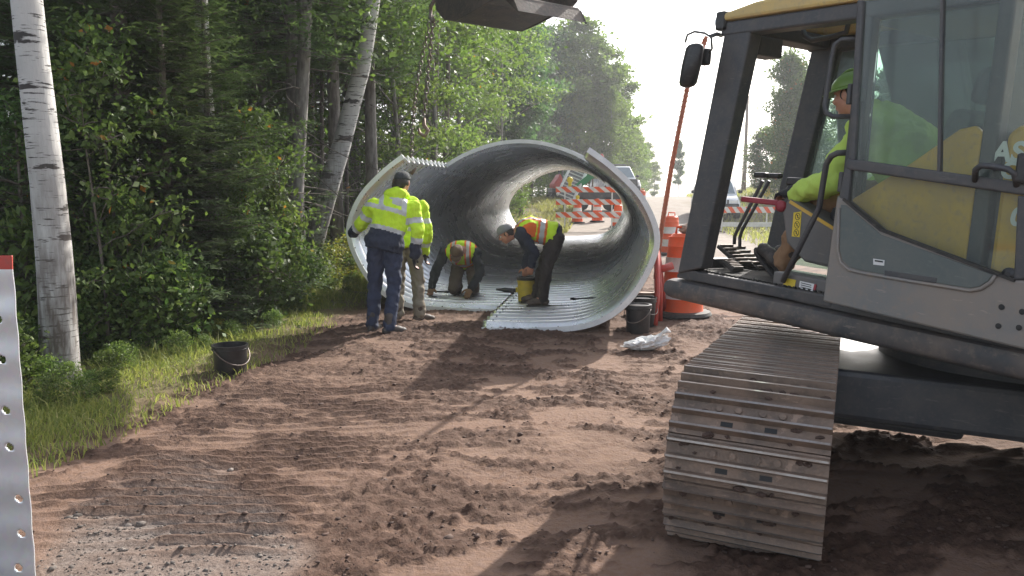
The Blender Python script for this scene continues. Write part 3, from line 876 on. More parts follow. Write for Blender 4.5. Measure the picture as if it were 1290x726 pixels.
for (u, vt, Y) in ((730, 32, 58), (757, 66, 60), (703, 60, 57), (774, 92, 64), (748, 100, 58)):
    far_tree('hardwood_far', 'hardwood_tree', 'rounded leafy tree at the end of the roadside wood', G4, u, vt, Y)
far_tree('hardwood_a', 'hardwood_tree', 'small bright green tree low in front of the roadside wood', None, 768, 118, 57, wid=.55)
for (u, vt, Y) in ((788, 150, 70), (800, 166, 80), (812, 182, 90), (796, 172, 76), (823, 205, 100), (806, 190, 84)):
    far_tree('hardwood_far', 'hardwood_tree', 'low hazy tree where the far road bends', 'far trees at the road bend', u, vt, Y)
far_tree('pine', 'pine_tree', 'lone ragged pine standing far up the road', None, 853, 178, 82, wid=.38)
for (u, vt, Y) in ((842, 222, 120), (868, 218, 118), (903, 195, 80), (918, 188, 76), (932, 186, 74), (948, 200, 70), (885, 205, 95)):
    far_tree('spruce_far', 'spruce_tree', 'small far spruce right of the road', 'far spruces right of the road', u, vt, Y)
for (u, vt, Y, w) in ((988, 76, 42, .60), (1012, 140, 40, .6), (962, 165, 50, .6), (1000, 110, 45, .6)):
    far_tree('hardwood_full', 'hardwood_tree', 'leafy tree on the right bank seen past the operator', 'leafy trees seen past the operator', u, vt, Y, wid=w)
for (u, vt, Y) in ((1060, 110, 46), (1110, 95, 42), (1165, 105, 44), (1215, 175, 44)):
    far_tree('hardwood_full', 'hardwood_tree', 'leafy tree behind the excavator', 'leafy trees behind the excavator', u, vt, Y)

# undergrowth
for i in range(34):
    Y = rng.uniform(4.8, 13); x = float(road_c(Y)) - rng.uniform(3.3, 4.2)
    plant(('shrub', 'shrub', 'goldenrod')[i % 3] if Y > 8 else 'shrub', 'verge_weed', 'small broad leaved weed in the verge grass', 'weed', 'small weeds in the verge grass', x, Y, rng.uniform(.14, .26))
GU = 'saplings in the undergrowth on the left'
for (u, Y, s) in ((138, 7.9, .92), (122, 7.5, .8), (318, 9.6, .72), (338, 10.2, .68), (18, 8.6, .6), (300, 9.2, .45), (158, 7.8, .45)):
    plant('sapling', 'sapling', 'leafy sapling with bright green leaves at the wood edge', 'shrub', GU, px_x(u, Y), Y, s)
for (u, Y, s) in ((96, 9.4, .7), (380, 16, .8), (470, 17.5, .8), (440, 19, .8), (285, 11.2, .9), (40, 7.8, .6)):
    plant('sapling_dark', 'sapling', 'dark green leafy sapling deep in the undergrowth', 'shrub', GU, px_x(u, Y), Y, s)
for i in range(17):
    u = rng.uniform(95, 345); Y = rng.uniform(7.6, 10.2) + max(0, (u - 220)) * .014; s = rng.uniform(.6, 1.05)
    kd = ('shrub', 'shrub', 'shrub_dark')[i % 3]
    plant(kd, 'leafy_shrub', 'tangled leafy bush under the spruces at the wood edge', 'shrub', 'tangled bushes under the spruces', px_x(u, Y), Y, s)
for (u, Y, s) in ((172, 8.1, 1.5), (330, 10.0, 1.5), (20, 7.4, 1.4)):
    plant('shrub', 'climbing_shrub', 'tall bright leafy bush climbing at the wood edge', 'shrub', 'tall bright bushes at the wood edge', px_x(u, Y), Y, s, sx=s * .62)
for (u, Y, s) in ((120, 8.3, 1.0), (205, 9.0, .9), (290, 10.6, .9), (30, 7.5, .9)):
    plant('fir_small', 'fir_tree', 'small young fir in the undergrowth', 'tree', 'small young firs in the undergrowth', px_x(u, Y), Y, s)
GS = 'low leafy shrubs along the grass verge'
k = 0
for Y in np.arange(5.4, 20, .42):
    e = float(road_c(Y)) - 4.12 - .12 * math.sin(Y * 3)
    for j in range(3):
        x = e - rng.uniform(-.05, .5) - j * .55
        if Y < 7.0 and -3.75 < x < -3.1: continue
        kind = ('shrub', 'shrub_dark', 'shrub', 'shrub')[int(rng.integers(0, 4))] if Y < 10 else ('goldenrod', 'shrub', 'shrub_dark')[int(rng.integers(0, 3))]
        lab = {'shrub': 'low bright leafy shrub along the grass verge', 'shrub_dark': 'low dark leafy shrub along the grass verge', 'goldenrod': 'fine leaved weed with yellowish tops along the grass verge'}[kind]
        plant(kind, 'leafy_shrub' if kind != 'goldenrod' else 'goldenrod', lab, 'shrub', GS, x, Y + rng.uniform(-.2, .2), rng.uniform(.55, .95) * (1 if j else .7)); k += 1
for (u, Y, s) in ((412, 14.5, .9), (428, 15.2, .9), (440, 14.0, .8), (420, 13.2, .7), (405, 13.6, .6), (450, 16.5, 1.0)):
    plant('goldenrod', 'goldenrod', 'fine leaved weed with yellowish tops left of the culvert mouth', 'shrub', 'weeds left of the culvert mouth', px_x(u, Y), Y, s)
for (u, Y, s) in ((655, 46, 1.6), (668, 50, 1.8), (645, 42, 1.5), (682, 54, 1.6), (640, 37, 1.5)):
    plant('shrub', 'leafy_shrub', 'leafy bush on the grass bank beyond the culvert', 'shrub', 'bushes on the grass bank beyond the culvert', px_x(u, Y), Y, s)
for (u, Y, s) in ((572, 29.5, 2.6), (585, 31, 2.4), (490, 18, 1.6)):
    plant('shrub', 'leafy_shrub', 'bright bush showing above the culvert plates', 'shrub', 'bright bushes above the culvert plates', px_x(u, Y), Y, s)
# ================================================================== THE STEEL CULVERT
YAW = math.atan((768 - 645) / F)
AX = V((math.sin(YAW), math.cos(YAW), 0)); LT = V((math.cos(YAW), -math.sin(YAW), 0))
OFFC = -1.43
def cpt(s, off, z): return AX * s + LT * (off + OFFC) + V((0, 0, z))
half = [(0, 0), (.6, .01), (1.09, .05), (1.40, .165), (1.65, .39), (1.84, .74), (1.885, 1.03), (1.74, 1.37), (1.50, 1.63), (1.25, 1.83), (.9, 2.04), (.45, 2.2), (0, 2.255)]
loop = half + [(-a, b) for a, b in half[::-1][1:-1]]
def catmull(P, n, closed):
    P = [V(p) for p in P]; m = len(P); out = []
    for i in range(m if closed else m - 1):
        p0, p1, p2, p3 = P[(i - 1) % m], P[i], P[(i + 1) % m], P[(i + 2) % m]
        for k in range(n):
            t = k / n
            out.append(.5 * ((2 * p1) + (-p0 + p2) * t + (2 * p0 - 5 * p1 + 4 * p2 - p3) * t * t + (-p0 + 3 * p1 - 3 * p2 + p3) * t ** 3))
    if not closed: out.append(P[-1])
    return np.array(out)
CUR = catmull(loop, 24, True)                         # counter-clockwise from the bottom, right side first
seglen = np.linalg.norm(np.roll(CUR, -1, 0) - CUR, axis=1); CUM = np.concatenate([[0], np.cumsum(seglen)]); TOT = CUM[-1]
def cur_at(d):
    d = np.asarray(d) % TOT
    xx = np.interp(d, CUM, np.append(CUR[:, 0], CUR[0, 0])); zz = np.interp(d, CUM, np.append(CUR[:, 1], CUR[0, 1]))
    return np.stack([xx, zz], -1)
def arc_of(off, z):
    return CUM[int(np.argmin((CUR[:, 0] - off) ** 2 + (CUR[:, 1] - z) ** 2))]
PITCHC, AMP = .275, .055
def plate(name, d0, d1, s0, s1, shift, parent, label=None, phase=0.0):
    nd = max(int((d1 - d0) / .045), 8); ns = int((s1 - s0) / (PITCHC / 10))
    d = np.linspace(d0, d1, nd); s = s0 + np.arange(ns) * PITCHC / 10
    c = cur_at(d); e = .01
    tg = cur_at(d + e) - cur_at(d - e); tg /= np.linalg.norm(tg, axis=1)[:, None]
    nin = np.stack([-tg[:, 1], tg[:, 0]], -1)          # points inwards (loop runs counter-clockwise)
    w = -np.cos(2 * np.pi * (s - s0) / PITCHC + phase)
    w = np.sign(w) * np.abs(w) ** 1.15 * AMP
    # slight hand-made unevenness of big bent plates
    off = shift + w[:, None] + .006 * np.sin(s[:, None] * .9 + d[None] * 1.7)
    X = c[None, :, 0] + nin[None, :, 0] * off; Z = c[None, :, 1] + nin[None, :, 1] * off + .075
    P = AX[None, None] * s[:, None, None] + LT[None, None] * (X + OFFC)[..., None] + np.array([0, 0, 1.])[None, None] * Z[..., None]
    idx = np.arange(ns * nd).reshape(ns, nd)
    q = np.stack([idx[:-1, :-1], idx[:-1, 1:], idx[1:, 1:], idx[1:, :-1]], -1).reshape(-1, 4)
    o = link_mesh(name, big_mesh(name, P.reshape(-1, 3), q, M['galv'], True), parent)
    sd = o.modifiers.new('thickness', 'SOLIDIFY'); sd.thickness = .007; sd.offset = 0
    if label: o['label'] = label
    return o
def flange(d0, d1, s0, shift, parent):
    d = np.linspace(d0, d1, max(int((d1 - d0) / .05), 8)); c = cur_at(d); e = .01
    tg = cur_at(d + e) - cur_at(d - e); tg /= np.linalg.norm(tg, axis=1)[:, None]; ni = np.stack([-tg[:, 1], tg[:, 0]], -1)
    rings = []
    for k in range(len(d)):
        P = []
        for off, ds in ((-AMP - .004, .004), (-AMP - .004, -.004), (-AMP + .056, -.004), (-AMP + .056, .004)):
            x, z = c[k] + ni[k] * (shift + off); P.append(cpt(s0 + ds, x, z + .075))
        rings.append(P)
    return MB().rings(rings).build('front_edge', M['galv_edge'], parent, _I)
culv = thing('steel_culvert', 'large half assembled corrugated steel culvert with men working inside', 'culvert', loc=cpt(8.7, 0, 0))
MW[culv.name] = Matrix.Translation(Vector(cpt(8.7, 0, 0)))
_I = Matrix.Identity(4)
def plate_w(*a, **k):
    o = plate(*a, **k)
    o.matrix_basis = MW[culv.name].inverted(); MW[o.name] = _I.copy(); return o
dR, dL = arc_of(1.25, 1.83), arc_of(-1.25, 1.83)
S_END = 26.5
rp_ = plate_w('side_plate', 0.04, dR + .10, 8.66, S_END, -.012, culv, 'right hand plate with its front edge nearest and its lower corner on the dirt')
lp_ = plate_w('side_plate', dL - .10, TOT + .06, 10.12, S_END, -.020, culv, 'left hand plate with its corrugated top edge showing')
tp_ = plate_w('top_plate', dR - .06, dL + .06, 12.8, S_END, .014, culv, 'arched top plate set back behind the side plates')
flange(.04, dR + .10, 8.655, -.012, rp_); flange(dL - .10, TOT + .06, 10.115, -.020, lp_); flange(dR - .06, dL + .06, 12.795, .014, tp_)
bolt_m = MB().lathe([(0, -.012), (.0125, -.012), (.0125, .010), (.008, .010), (.008, .022), (0, .022)], (0, 0, 0), 6, 0, True).mesh('bolt', M['bolt'])
BOLTS = []
def bolt(d, s, shift):
    c = cur_at(np.array([d]))[0]; e = .01; tg = nrm(cur_at(np.array([d + e]))[0] - cur_at(np.array([d - e]))[0]); ni = V((-tg[1], tg[0]))
    p = cpt(s, c[0] + ni[0] * shift, c[1] + ni[1] * shift + .075); nn = LT * ni[0] + V((0, 0, ni[1]))
    BOLTS.append(Matrix.Translation(Vector(p)) @ Vector(nn).to_track_quat('Z', 'Y').to_matrix().to_4x4())
for s0, da, db in ((8.66, .15, dR), (10.12, dL + .1, TOT - .1), (12.8, dR + .1, dL - .1)):
    for d in np.arange(da, db, .245): bolt(d, s0 + .012, -.030)
for s in np.arange(8.66 + PITCHC / 2, 11.9, PITCHC):
    bolt(.07, s, .036); bolt(.15, s, .036)
for s in np.arange(10.12 + PITCHC / 2, 12.7, PITCHC): bolt(dL - .05, s, .030)
n_rim = len(BOLTS)
for s in np.arange(12.9, S_END, PITCHC): bolt(dL - .04, s, .030); bolt(dR + .04, s, .030)
BOLTS_NEAR = sorted(BOLTS[:n_rim], key=lambda m: m.translation.length)[:98]
for m in BOLTS_NEAR: link_mesh('bolt', bolt_m, culv, m)
rest = MB()
for m in BOLTS:
    if not any(m is q for q in BOLTS_NEAR): rest.lathe([(0, -.012), (.0125, -.012), (.0125, .010), (0, .022)], m.translation, 6, 0, True, m.to_3x3() @ Vector((0, 0, 1)))
tag(rest.build('seam_bolts', M['bolt'], culv, _I), kind='stuff')

# upright plate at the left edge of the picture
up = thing('steel_plate', 'spare galvanised plate with bolt holes and red painted corner standing upright at the left', 'steel plate', loc=(-1.9, 2.9, 0))
def upright_plate():
    PY = 2.9; H_, W_ = float(at(15, 322, PY)[2]), .9
    nz, nx = int(H_ / .005), 90
    xs = np.concatenate([np.arange(0, .16, .005), np.linspace(.16, W_, 16)]); zs = np.linspace(-.20, H_, int((H_ + .2) / .005))
    holes = []; PYs = PY
    for i, (u, v) in enumerate(((-2, 402), (3, 453), (8, 517), (13, 563), (24, 628), (28, 672), (24, 715))):
        p = at(u, v, PY); pe = at(15 + (v - 322) * 30 / 404, v, PY)
        holes.append((pe[0] - p[0], p[2]))
    X, Z = np.meshgrid(xs, zs)
    edge_x = lambda z: np.interp(z, [at(45, 726, PY)[2], at(15, 322, PY)[2]], [at(45, 726, PY)[0], at(15, 322, PY)[0]])
    px = edge_x(Z) - X
    nz = len(zs)
    keep = np.ones((nz - 1, len(xs) - 1), bool)
    Rh = .0165
    for hx, hzz in holes:                          # drill: snap the rim, drop the disc
        dd = np.hypot(X - hx, Z - hzz); near = (dd < Rh * 1.22) & (dd > 1e-6)
        inner = dd < Rh * .80
        snap = near & ~inner
        f = np.where(snap, Rh / np.maximum(dd, 1e-6), 1)
        Xn = hx + (X - hx) * f; Zn = hzz + (Z - hzz) * f
        X2 = np.where(snap, Xn, X); Z2 = np.where(snap, Zn, Z)
        cx = (X2[:-1, :-1] + X2[1:, 1:]) / 2; cz = (Z2[:-1, :-1] + Z2[1:, 1:]) / 2
        keep &= np.hypot(cx - hx, cz - hzz) > Rh * .97
        X, Z = X2, Z2
    px = edge_x(Z) - X
    # corrugation runs along the plate's width; the plate is bent gently backwards
    yy = PY + .0022 * np.cos(2 * np.pi * (Z - 1.02) / .163) + .22 * X ** 2
    idx = np.arange(X.size).reshape(X.shape)
    q = np.stack([idx[:-1, :-1], idx[1:, :-1], idx[1:, 1:], idx[:-1, 1:]], -1)[keep]
    red = (Z[:-1, :-1] > H_ - .055)[keep].astype(int)
    me = big_mesh('plate', np.stack([px, yy, Z], -1).reshape(-1, 3), q, [M['galv_pale'], M['red_paint']], True, red)
    o = link_mesh('plate', me, up, _I)
    sd = o.modifiers.new('thickness', 'SOLIDIFY'); sd.thickness = .007; sd.offset = 0
upright_plate()

# ================================================================== BUCKETS, BAG, TOOLS
def pail(name, label, x, y, z, r, h, m, lid=None, handle=None, group=None, fill=None, rz=0):
    t = thing(name, label, 'bucket', (x, y, z), rz, group)
    b = MB(); rb = r * .88
    b.lathe([(0, 0), (rb, 0), (rb + .004, .012), (r * .97, h * .84), (r * 1.05, h * .845), (r * 1.05, h * .87), (r, h * .88), (r * 1.0, h * .94), (r * 1.06, h * .945), (r * 1.06, h), (r * .96, h), (r * .95, h * .8), (rb * .97, .02), (0, .02)], seg=36)
    b.build('shell', m, t, smooth=True, auto=35)
    if lid: MB().lathe([(0, h + .004), (r * .8, h + .006), (r * .86, h + .018), (r * 1.08, h + .016), (r * 1.09, h - .02), (r * 1.07, h - .022)], seg=36).build('lid', lid, t, smooth=True, auto=35)
    if fill: MB().lathe([(0, h * .93), (r * .6, h * .95), (r * .96, h * .90), (r * .94, h * .85)], seg=28).build('contents', fill, t, smooth=True)
    if handle is not None:
        P = [V((math.cos(a) * r * 1.09, -math.sin(a) * r * 1.13, h * .9 - math.sin(a) * r * 1.07 * math.sin(handle))) for a in np.linspace(0, math.pi, 15)]
        MB().tube(P, .0055, 6).build('bail_handle', M['steel'], t, smooth=True)
        for sx in (-1, 1):
            MB().lathe([(0, 0), (.016, 0), (.016, .014), (0, .014)], (sx * r * 1.0, 0, h * .9), 10, 0, True, (sx, 0, 0)).build('ear', M['black_plastic'], t)
    return t
p = gnd(286, 480, -.02)
pail('bucket', 'black plastic bucket with wire handle alone by the left grass verge', p[0], p[1] + .1, float(hgt(p[0], p[1])) - .005, .142, .245, M['black_plastic'], handle=R(62), rz=R(52))
def ground_at(u, v, r=0):
    p = gnd(u, v)
    return p[0], p[1] + r, float(hgt(p[0], p[1] + r))
x, y, z = ground_at(806, 424, .14)
pail('bucket', 'black lidded bucket in front of the other two at the culvert side', x, y, z, .138, .30, M['black_plastic'], lid=M['black_plastic'], handle=R(75), rz=R(-35))
pail('bucket', 'black bucket with pale grout on top behind the lidded one', x + .12, y + .42, z, .150, .34, M['black_plastic'], fill=M['lid_pale'], handle=R(70), rz=R(40))
pail('metal_can', 'rusty open can beside the red stand foot', x + .30, y + 1.35, z, .13, .27, M['can_rust'], lid=M['can_rust'])
def bag():
    x, y, z = ground_at(815, 445, .14)
    t = thing('plastic_bag', 'crumpled white plastic bag on the dirt near the buckets', 'bag', (x, y, z))
    bm = bmesh.new(); bmesh.ops.create_icosphere(bm, subdivisions=4, radius=1)
    for v in bm.verts:
        p = v.co.copy()
        n1 = mnoise.noise(p * 1.6 + Vector((3, 1, 2))); n2 = abs(mnoise.noise(p * 4.2)); n3 = abs(mnoise.noise(p * 9))
        k = 1 + .45 * n1 - .45 * n2 - .18 * n3
        v.co = Vector((p.x * .215 * k, p.y * .13 * k, (p.z * .5 + .5) ** 1.2 * .15 * k * (1 + .45 * p.x)))
    for f in bm.faces: f.smooth = False
    me = bpy.data.meshes.new('bag_film'); bm.to_mesh(me); bm.free(); me.materials.append(M['bag'])
    link_mesh('bag_film', me, t)
    kn = MB()
    kn.tube([(.12, -.02, .11), (.17, -.02, .17), (.21, -.03, .20), (.25, -.03, .18)], [.03, .016, .034, .004], 7)
    kn.build('knot', M['bag'], t)
bag()
zp = .125
p = at(661, 377, 10.5)
pail('bucket', 'yellow bucket held by the bending worker inside the culvert', p[0] + .02, 10.5, zp, .118, .30, M['bucket_yellow'], lid=M['rubber'])
def tools():
    p = at(640, 364, 11.2); t = thing('impact_wrench', 'black and yellow impact wrench lying beside the yellow bucket', 'power tool', (p[0], 11.2, .14))
    MB().lathe([(0, -.12), (.028, -.11), (.034, -.05), (.036, .05), (.022, .09), (.016, .14), (.016, .17), (0, .17)], (0, 0, .04), 14, 0, True, (-1, .1, .05)).build('motor_body', M['black_plastic'], t, smooth=True, auto=40)
    MB().bar((.03, 0, .03), (.07, -.13, .012), .04, .034).build('grip', M['black_plastic'], t, bevel=.008)
    MB().box((.14, 0, .045), (.07, .075, .07)).build('battery', M['yellow_plastic'], t, bevel=.008)
    p = at(738, 376, 10.3); t = thing('spanner', 'dark steel spanner lying on the right culvert plate', 'tool', (p[0], 10.3, .155), R(25))
    b = MB(); b.bar((-.16, 0, .03), (.16, 0, .03), .03, .016); b.tube([(-.21, .03, .03), (-.17, .03, .03), (-.15, 0, .03), (-.17, -.03, .03), (-.21, -.03, .03)], .014, 6); b.lathe([(.02, -.012), (.036, -.012), (.036, .012), (.02, .012), (.02, -.012)], (.19, 0, .03), 12)
    b.build('spanner_body', M['bolt'], t)
    p = at(549, 371, 11.0); t = thing('spanner', 'dark steel spanner by the kneeling worker at the left plate', 'tool', (p[0] - .02, 11.0, .16), R(-20))
    b2 = MB(); b2.v, b2.f, b2.mi, b2.n = list(b.v), list(b.f), list(b.mi), b.n
    b2.build('spanner_body', M['bolt'], t)
tools()

# ================================================================== TRAFFIC CONTROL
def drum(label, x, y, z, s=1.0, group=None, lamp=False, dirty_top=False):
    t = thing('traffic_drum', label, 'traffic drum', (x, y, z), 0, group)
    MB().lathe([(0, 0), (.36 * s, 0), (.37 * s, .02), (.35 * s, .055), (.27 * s, .065), (0, .065)], seg=36).build('rubber_base', M['rubber'], t, smooth=True, auto=40)
    b = MB(); H_ = .95 * s; z0 = .06
    bands = [0, .17, .36, .52, .70, .84, .96, 1.0]
    cols = [0, 1, 0, 1, 0, 0, 0]
    for i in range(7):
        za, zb = z0 + bands[i] * H_, z0 + bands[i + 1] * H_
        st = .012 * (i // 2)
        ra, rb = (.262 - .065 * bands[i] - st) * s, (.262 - .065 * bands[i + 1] - st) * s
        if i < 6:
            b.lathe([(ra + .006, za), (ra, za + .012), (rb, zb - .012), (rb + .004, zb)], seg=36, mi=cols[i])
        else:
            b.lathe([(ra, za), (rb * .75, zb), (0, zb)], seg=36, mi=0)
    hb = MB().tube([(-.09 * s, 0, z0 + H_), (-.08 * s, 0, z0 + H_ + .08), (.08 * s, 0, z0 + H_ + .08), (.09 * s, 0, z0 + H_)], .016, 8)
    b.build('drum_body', [M['orange'], M['white']], t, smooth=True, auto=40)
    hb.build('handle', M['orange'], t, smooth=True)
    if lamp:
        l = MB().lathe([(0, 0), (.08, 0), (.09, .03), (.03, .05)], (0, 0, z0 + H_ + .08), 12, 0, True).build('lamp_base', M['yellow_plastic'], t, smooth=True)
        MB().lathe([(0, -.035), (.09, -.03), (.09, .03), (0, .035)], (0, 0, z0 + H_ + .2), 16, 0, True, (0, 1, 0)).build('lamp_lens', M['yellow_plastic'], t, smooth=True)
    return t
x, y, z = ground_at(858, 400, .3)
drum('orange and white traffic drum on a grey base beside the excavator cab', 2.1, 9.85, float(hgt(2.1, 9.85)))
def cap_stone():
    t = thing('sandbag', 'dirty brown sandbag sitting on the drum beside the excavator cab', 'sandbag', (2.22, 9.85, .99 + float(hgt(2.1, 9.85))))
    bm = bmesh.new(); bmesh.ops.create_icosphere(bm, subdivisions=3, radius=1)
    for v in bm.verts:
        p = v.co; k = 1 + .25 * mnoise.noise(p * 2.2)
        v.co = Vector((p.x * .17 * k, p.y * .12 * k, (p.z * .5 + .42) * .17 * k))
    me = bpy.data.meshes.new('sack'); bm.to_mesh(me); bm.free(); me.materials.append(M['can_rust']); me.polygons.foreach_set('use_smooth', [True] * len(me.polygons))
    link_mesh('sack', me, t)
cap_stone()
p = at(845, 318, 20); drum('narrow orange traffic drum farther up the road left of the cab post', p[0], 20, hz(p[0], 20), .95)
for lab, u, Y in (('orange and white drum behind the barricade below the yellow lamp', 727, 35.5), ('orange and white drum behind the middle of the barricade', 752, 36.0), ('orange drum at the right end of the striped barricade', 778, 33.6), ('small orange drum on the road edge right of the culvert', 808, 42)):
    x = px_x(u, Y); drum(lab, x, Y, hz(x, Y), .92, lamp=(u == 727))
def stripes(w, h, n, lean, c, m_idx=(0, 1)):
    """slanted stripes over a board face at y=c"""
    b = MB()
    b.box((0, 0, 0), (w, .03, h), mi=1)
    st = w / n
    for i in range(-1, n + 1):
        xa, xb = -w / 2 + i * st, -w / 2 + (i + .5) * st
        pl = [(xa, -h / 2), (xb, -h / 2), (xb + lean, h / 2), (xa + lean, h / 2)]
        # clip at the ends
        def clip(pl, lim, sgn):
            out = []
            for a, bb in zip(pl, pl[1:] + pl[:1]):
                ia, ib = sgn * (a[0] - lim) <= 0, sgn * (bb[0] - lim) <= 0
                if ia: out.append(a)
                if ia != ib:
                    t_ = (lim - a[0]) / (bb[0] - a[0]); out.append((lim, a[1] + t_ * (bb[1] - a[1])))
            return out
        pl = clip(pl, w / 2, 1); pl = clip(pl, -w / 2, -1) if len(pl) > 2 else pl
        if len(pl) > 2: b.prism([(x_, -.0175, z_) for x_, z_ in pl], (0, -.004, 0), mi=0)
    return b
def barricade(label, x, y, z, w, zs, rz, lean, board=.2, n=6, feet=True, plain=()):
    t = thing('road_barricade', label, 'barricade', (x, y, z), rz)
    for i, zb in enumerate(zs):
        if i in plain: o = MB().box((0, 0, 0), (w * .95, .03, board * .75)).build('plain_board', M['white'], t)
        else: o = stripes(w, board, n, lean, 0).build('striped_board', [M['orange'], M['white']], t, fix=True)
        o.location = (0, 0, zb); MW[o.name] = MW[t.name] @ Matrix.Translation((0, 0, zb))
    for sx in (-.36, .36):
        MB().bar((sx * w, .04, 0), (sx * w, .04, max(zs) + board * .5), .05, .04, (0, 1, 0)).build('post', M['white'], t)
        if feet: MB().bar((sx * w, -.55, .03), (sx * w, .65, .03), .06, .05).build('foot', M['steel'], t)
    return t
Y = 31.8; x = px_x(741, Y)
bt = barricade('three board orange and white striped barricade across the road beyond the culvert', x, Y, hz(x, Y), 2.6, (1.62, 1.13, .63), R(3), -.26, .215, 6)
def beacon(par, lx, z):
    b = MB().box((0, 0, 0), (.13, .11, .16)); o = b.build('warning_lamp', M['yellow_plastic'], par, bevel=.02); o.location = (lx, 0, z); MW[o.name] = MW[par.name] @ Matrix.Translation((lx, 0, z))
    l = MB().lathe([(0, -.05), (.11, -.045), (.125, 0), (.11, .045), (0, .05)], (0, 0, .17), 20, 0, True, (0, 1, 0)).build('lens', M['yellow_plastic'], o, smooth=True, auto=50)
beacon(bt, -.75, 1.82)
Y = 31; x = px_x(937, Y)
barricade('striped barricade with a plain white lower board in front of the far jeep', x, Y, hz(x, Y), 2.35, (.86, .30), R(-4), -.16, .23, 7, True, (1,))

# red legged stand with a long rusty pole
def pole_stand():
    Y = 9.4
    base = at(829, 372, Y)
    t = thing('pole_stand', 'tall rusty orange pole on red legs between the culvert and the cab', 'pole', (base[0], Y, 0))
    P = [at(826, 352, Y), at(833, 290, Y), at(846, 210, Y - .1), at(866, 110, Y - .2), at(890, 46, Y - .25)]
    rs = [.028, .027, .026, .024, .022]
    b = MB(); b.tube(P, rs, 10)
    L = V(P[-1]) - V(P[0])
    for k in np.linspace(.03, .98, 60):                     # rope-like ribs of the drill rod
        i = min(int(k * 4), 3); f = k * 4 - i; c = V(P[i]) * (1 - f) + V(P[i + 1]) * f; d = nrm(V(P[i + 1]) - V(P[i]))
        b.lathe([(.024, -.02), (.031, 0), (.024, .02)], c, 10, 0, False, d)
    b.build('pole', M['pole_rust'], t, _I, smooth=True)
    top = at(826, 352, Y)
    for (u, v, dy) in ((826, 376, -.35), (838, 374, .4), (832, 380, -.1)):
        q = at(u, v, Y + dy); q[2] = float(hgt(q[0], q[1])) + .02
        MB().tube([V(top) + V((0, 0, .45)), (V(top) + q) / 2 + V((.02, 0, .12)), q], [.032, .034, .03], 10).build('leg', M['red_paint'], t, _I, smooth=True)
    MB().tube([V(top) + V((0, 0, .10)), V(top) + V((.20, .02, .16))], .045, 12).build('clamp', M['red_paint'], t, _I, smooth=True)
pole_stand()

# ================================================================== FAR VEHICLES AND MACHINES
def car(name, label, cat, x, y, z, rz, L=4.7, W=1.9, H=1.75, suv=True, bar=False, dark_front=False):
    """front faces local -Y"""
    t = thing(name, label, cat, (x, y, z), rz)
    hw = W / 2
    def sec(yy, z0, z1, w0, w1): return [V((-w0, yy, z0)), V((w0, yy, z0)), V((w0 * 1.02, yy, (z0 + z1) * .5)), V((w1, yy, z1)), V((-w1, yy, z1)), V((-w0 * 1.02, yy, (z0 + z1) * .5))]
    b = MB(); zb = .42; zh = H * .58
    b.rings([sec(-L / 2, zb + .12, zh - .16, hw * .82, hw * .74), sec(-L / 2 + .18, zb, zh - .06, hw * .95, hw * .86), sec(-L / 2 + 1.2, zb - .04, zh + .04, hw, hw * .93), sec(0, zb - .04, zh + .08, hw, hw * .94), sec(L / 2 - .3, zb, zh + .08, hw, hw * .93), sec(L / 2, zb + .15, zh - .05, hw * .9, hw * .85)])
    b.build('body', M['car_white'], t, smooth=True, bevel=.04)
    c = MB()
    yr = L / 2 - .12 if suv else .75
    c.rings([[V((-w, yy, zz)) for (w, zz) in ()] or sec(yy, zz0, zz1, w0, w1) for yy, zz0, zz1, w0, w1 in ((-L / 2 + 1.15, zh, zh + .06, hw * .90, hw * .88), (-L / 2 + 1.95, zh, H, hw * .92, hw * .74), (0, zh, H + .03, hw * .92, hw * .76), (yr - .4, zh, H, hw * .92, hw * .76), (yr, zh, zh + .15, hw * .9, hw * .86))])
    c.build('cabin', M['car_white'], t, smooth=True, bevel=.03)
    y0, y1 = -L / 2 + 1.24, -L / 2 + 1.86
    MB().prism([(-hw * .82, y0 - .02, zh + .12), (hw * .82, y0 - .02, zh + .12), (hw * .70, y1 - .03, H - .09), (-hw * .70, y1 - .03, H - .09)], (0, -.02, .02)).build('windscreen', M['car_glass'], t)
    for s in (-1, 1):
        MB().prism([(s * hw * .93, y1 - .15, zh + .12), (s * hw * .93, yr - .45, zh + .12), (s * hw * .80, yr - .55, H - .12), (s * hw * .80, y1 + .15, H - .12)], (s * .02, 0, .005)).build('side_window', M['car_glass'], t)
        MB().box((s * hw * .66, -L / 2 + .045, zh - .24), (.34, .1, .17)).build('headlight', M['lamp_clear'], t, bevel=.03)
        MB().box((s * (hw + .1), y0 + .25, zh + .2), (.2, .1, .15)).build('wing_mirror', M['black_plastic'], t, bevel=.03)
        for yy in (-L / 2 + .9, L / 2 - .95):
            w = MB().lathe([(.2, -.12), (.36, -.12), (.375, -.08), (.375, .08), (.36, .12), (.2, .12)], (s * (hw - .1), yy, .375), 24, 0, True, (1, 0, 0)).build('wheel', M['rubber'], t, smooth=True, auto=40)
            MB().lathe([(0, s * .11), (.2, s * .125), (.21, s * .10)], (s * (hw - .1), yy, .375), 18, 0, False, (1, 0, 0)).build('rim', M['steel'], w)
    MB().box((0, -L / 2 + .02, zb + .14), (W * .88, .16, .26)).build('front_bumper', M['black_plastic'], t, bevel=.04)
    g = MB()
    for i in range(7): g.box((-.36 + i * .12, -L / 2 + .02, zh - .25), (.065, .09, .19))
    g.build('grille', M['black_plastic'], t, bevel=.008)
    if dark_front: MB().box((0, -L / 2 - .02, zh - .2), (W * .7, .12, .42)).build('grille_guard', M['black_plastic'], t, bevel=.03)
    if bar: MB().box((0, -.25, H + .10), (W * .62, .3, .11)).build('roof_light_bar', M['cab_black'], t, bevel=.02)
Y = 38; x = px_x(899, Y)
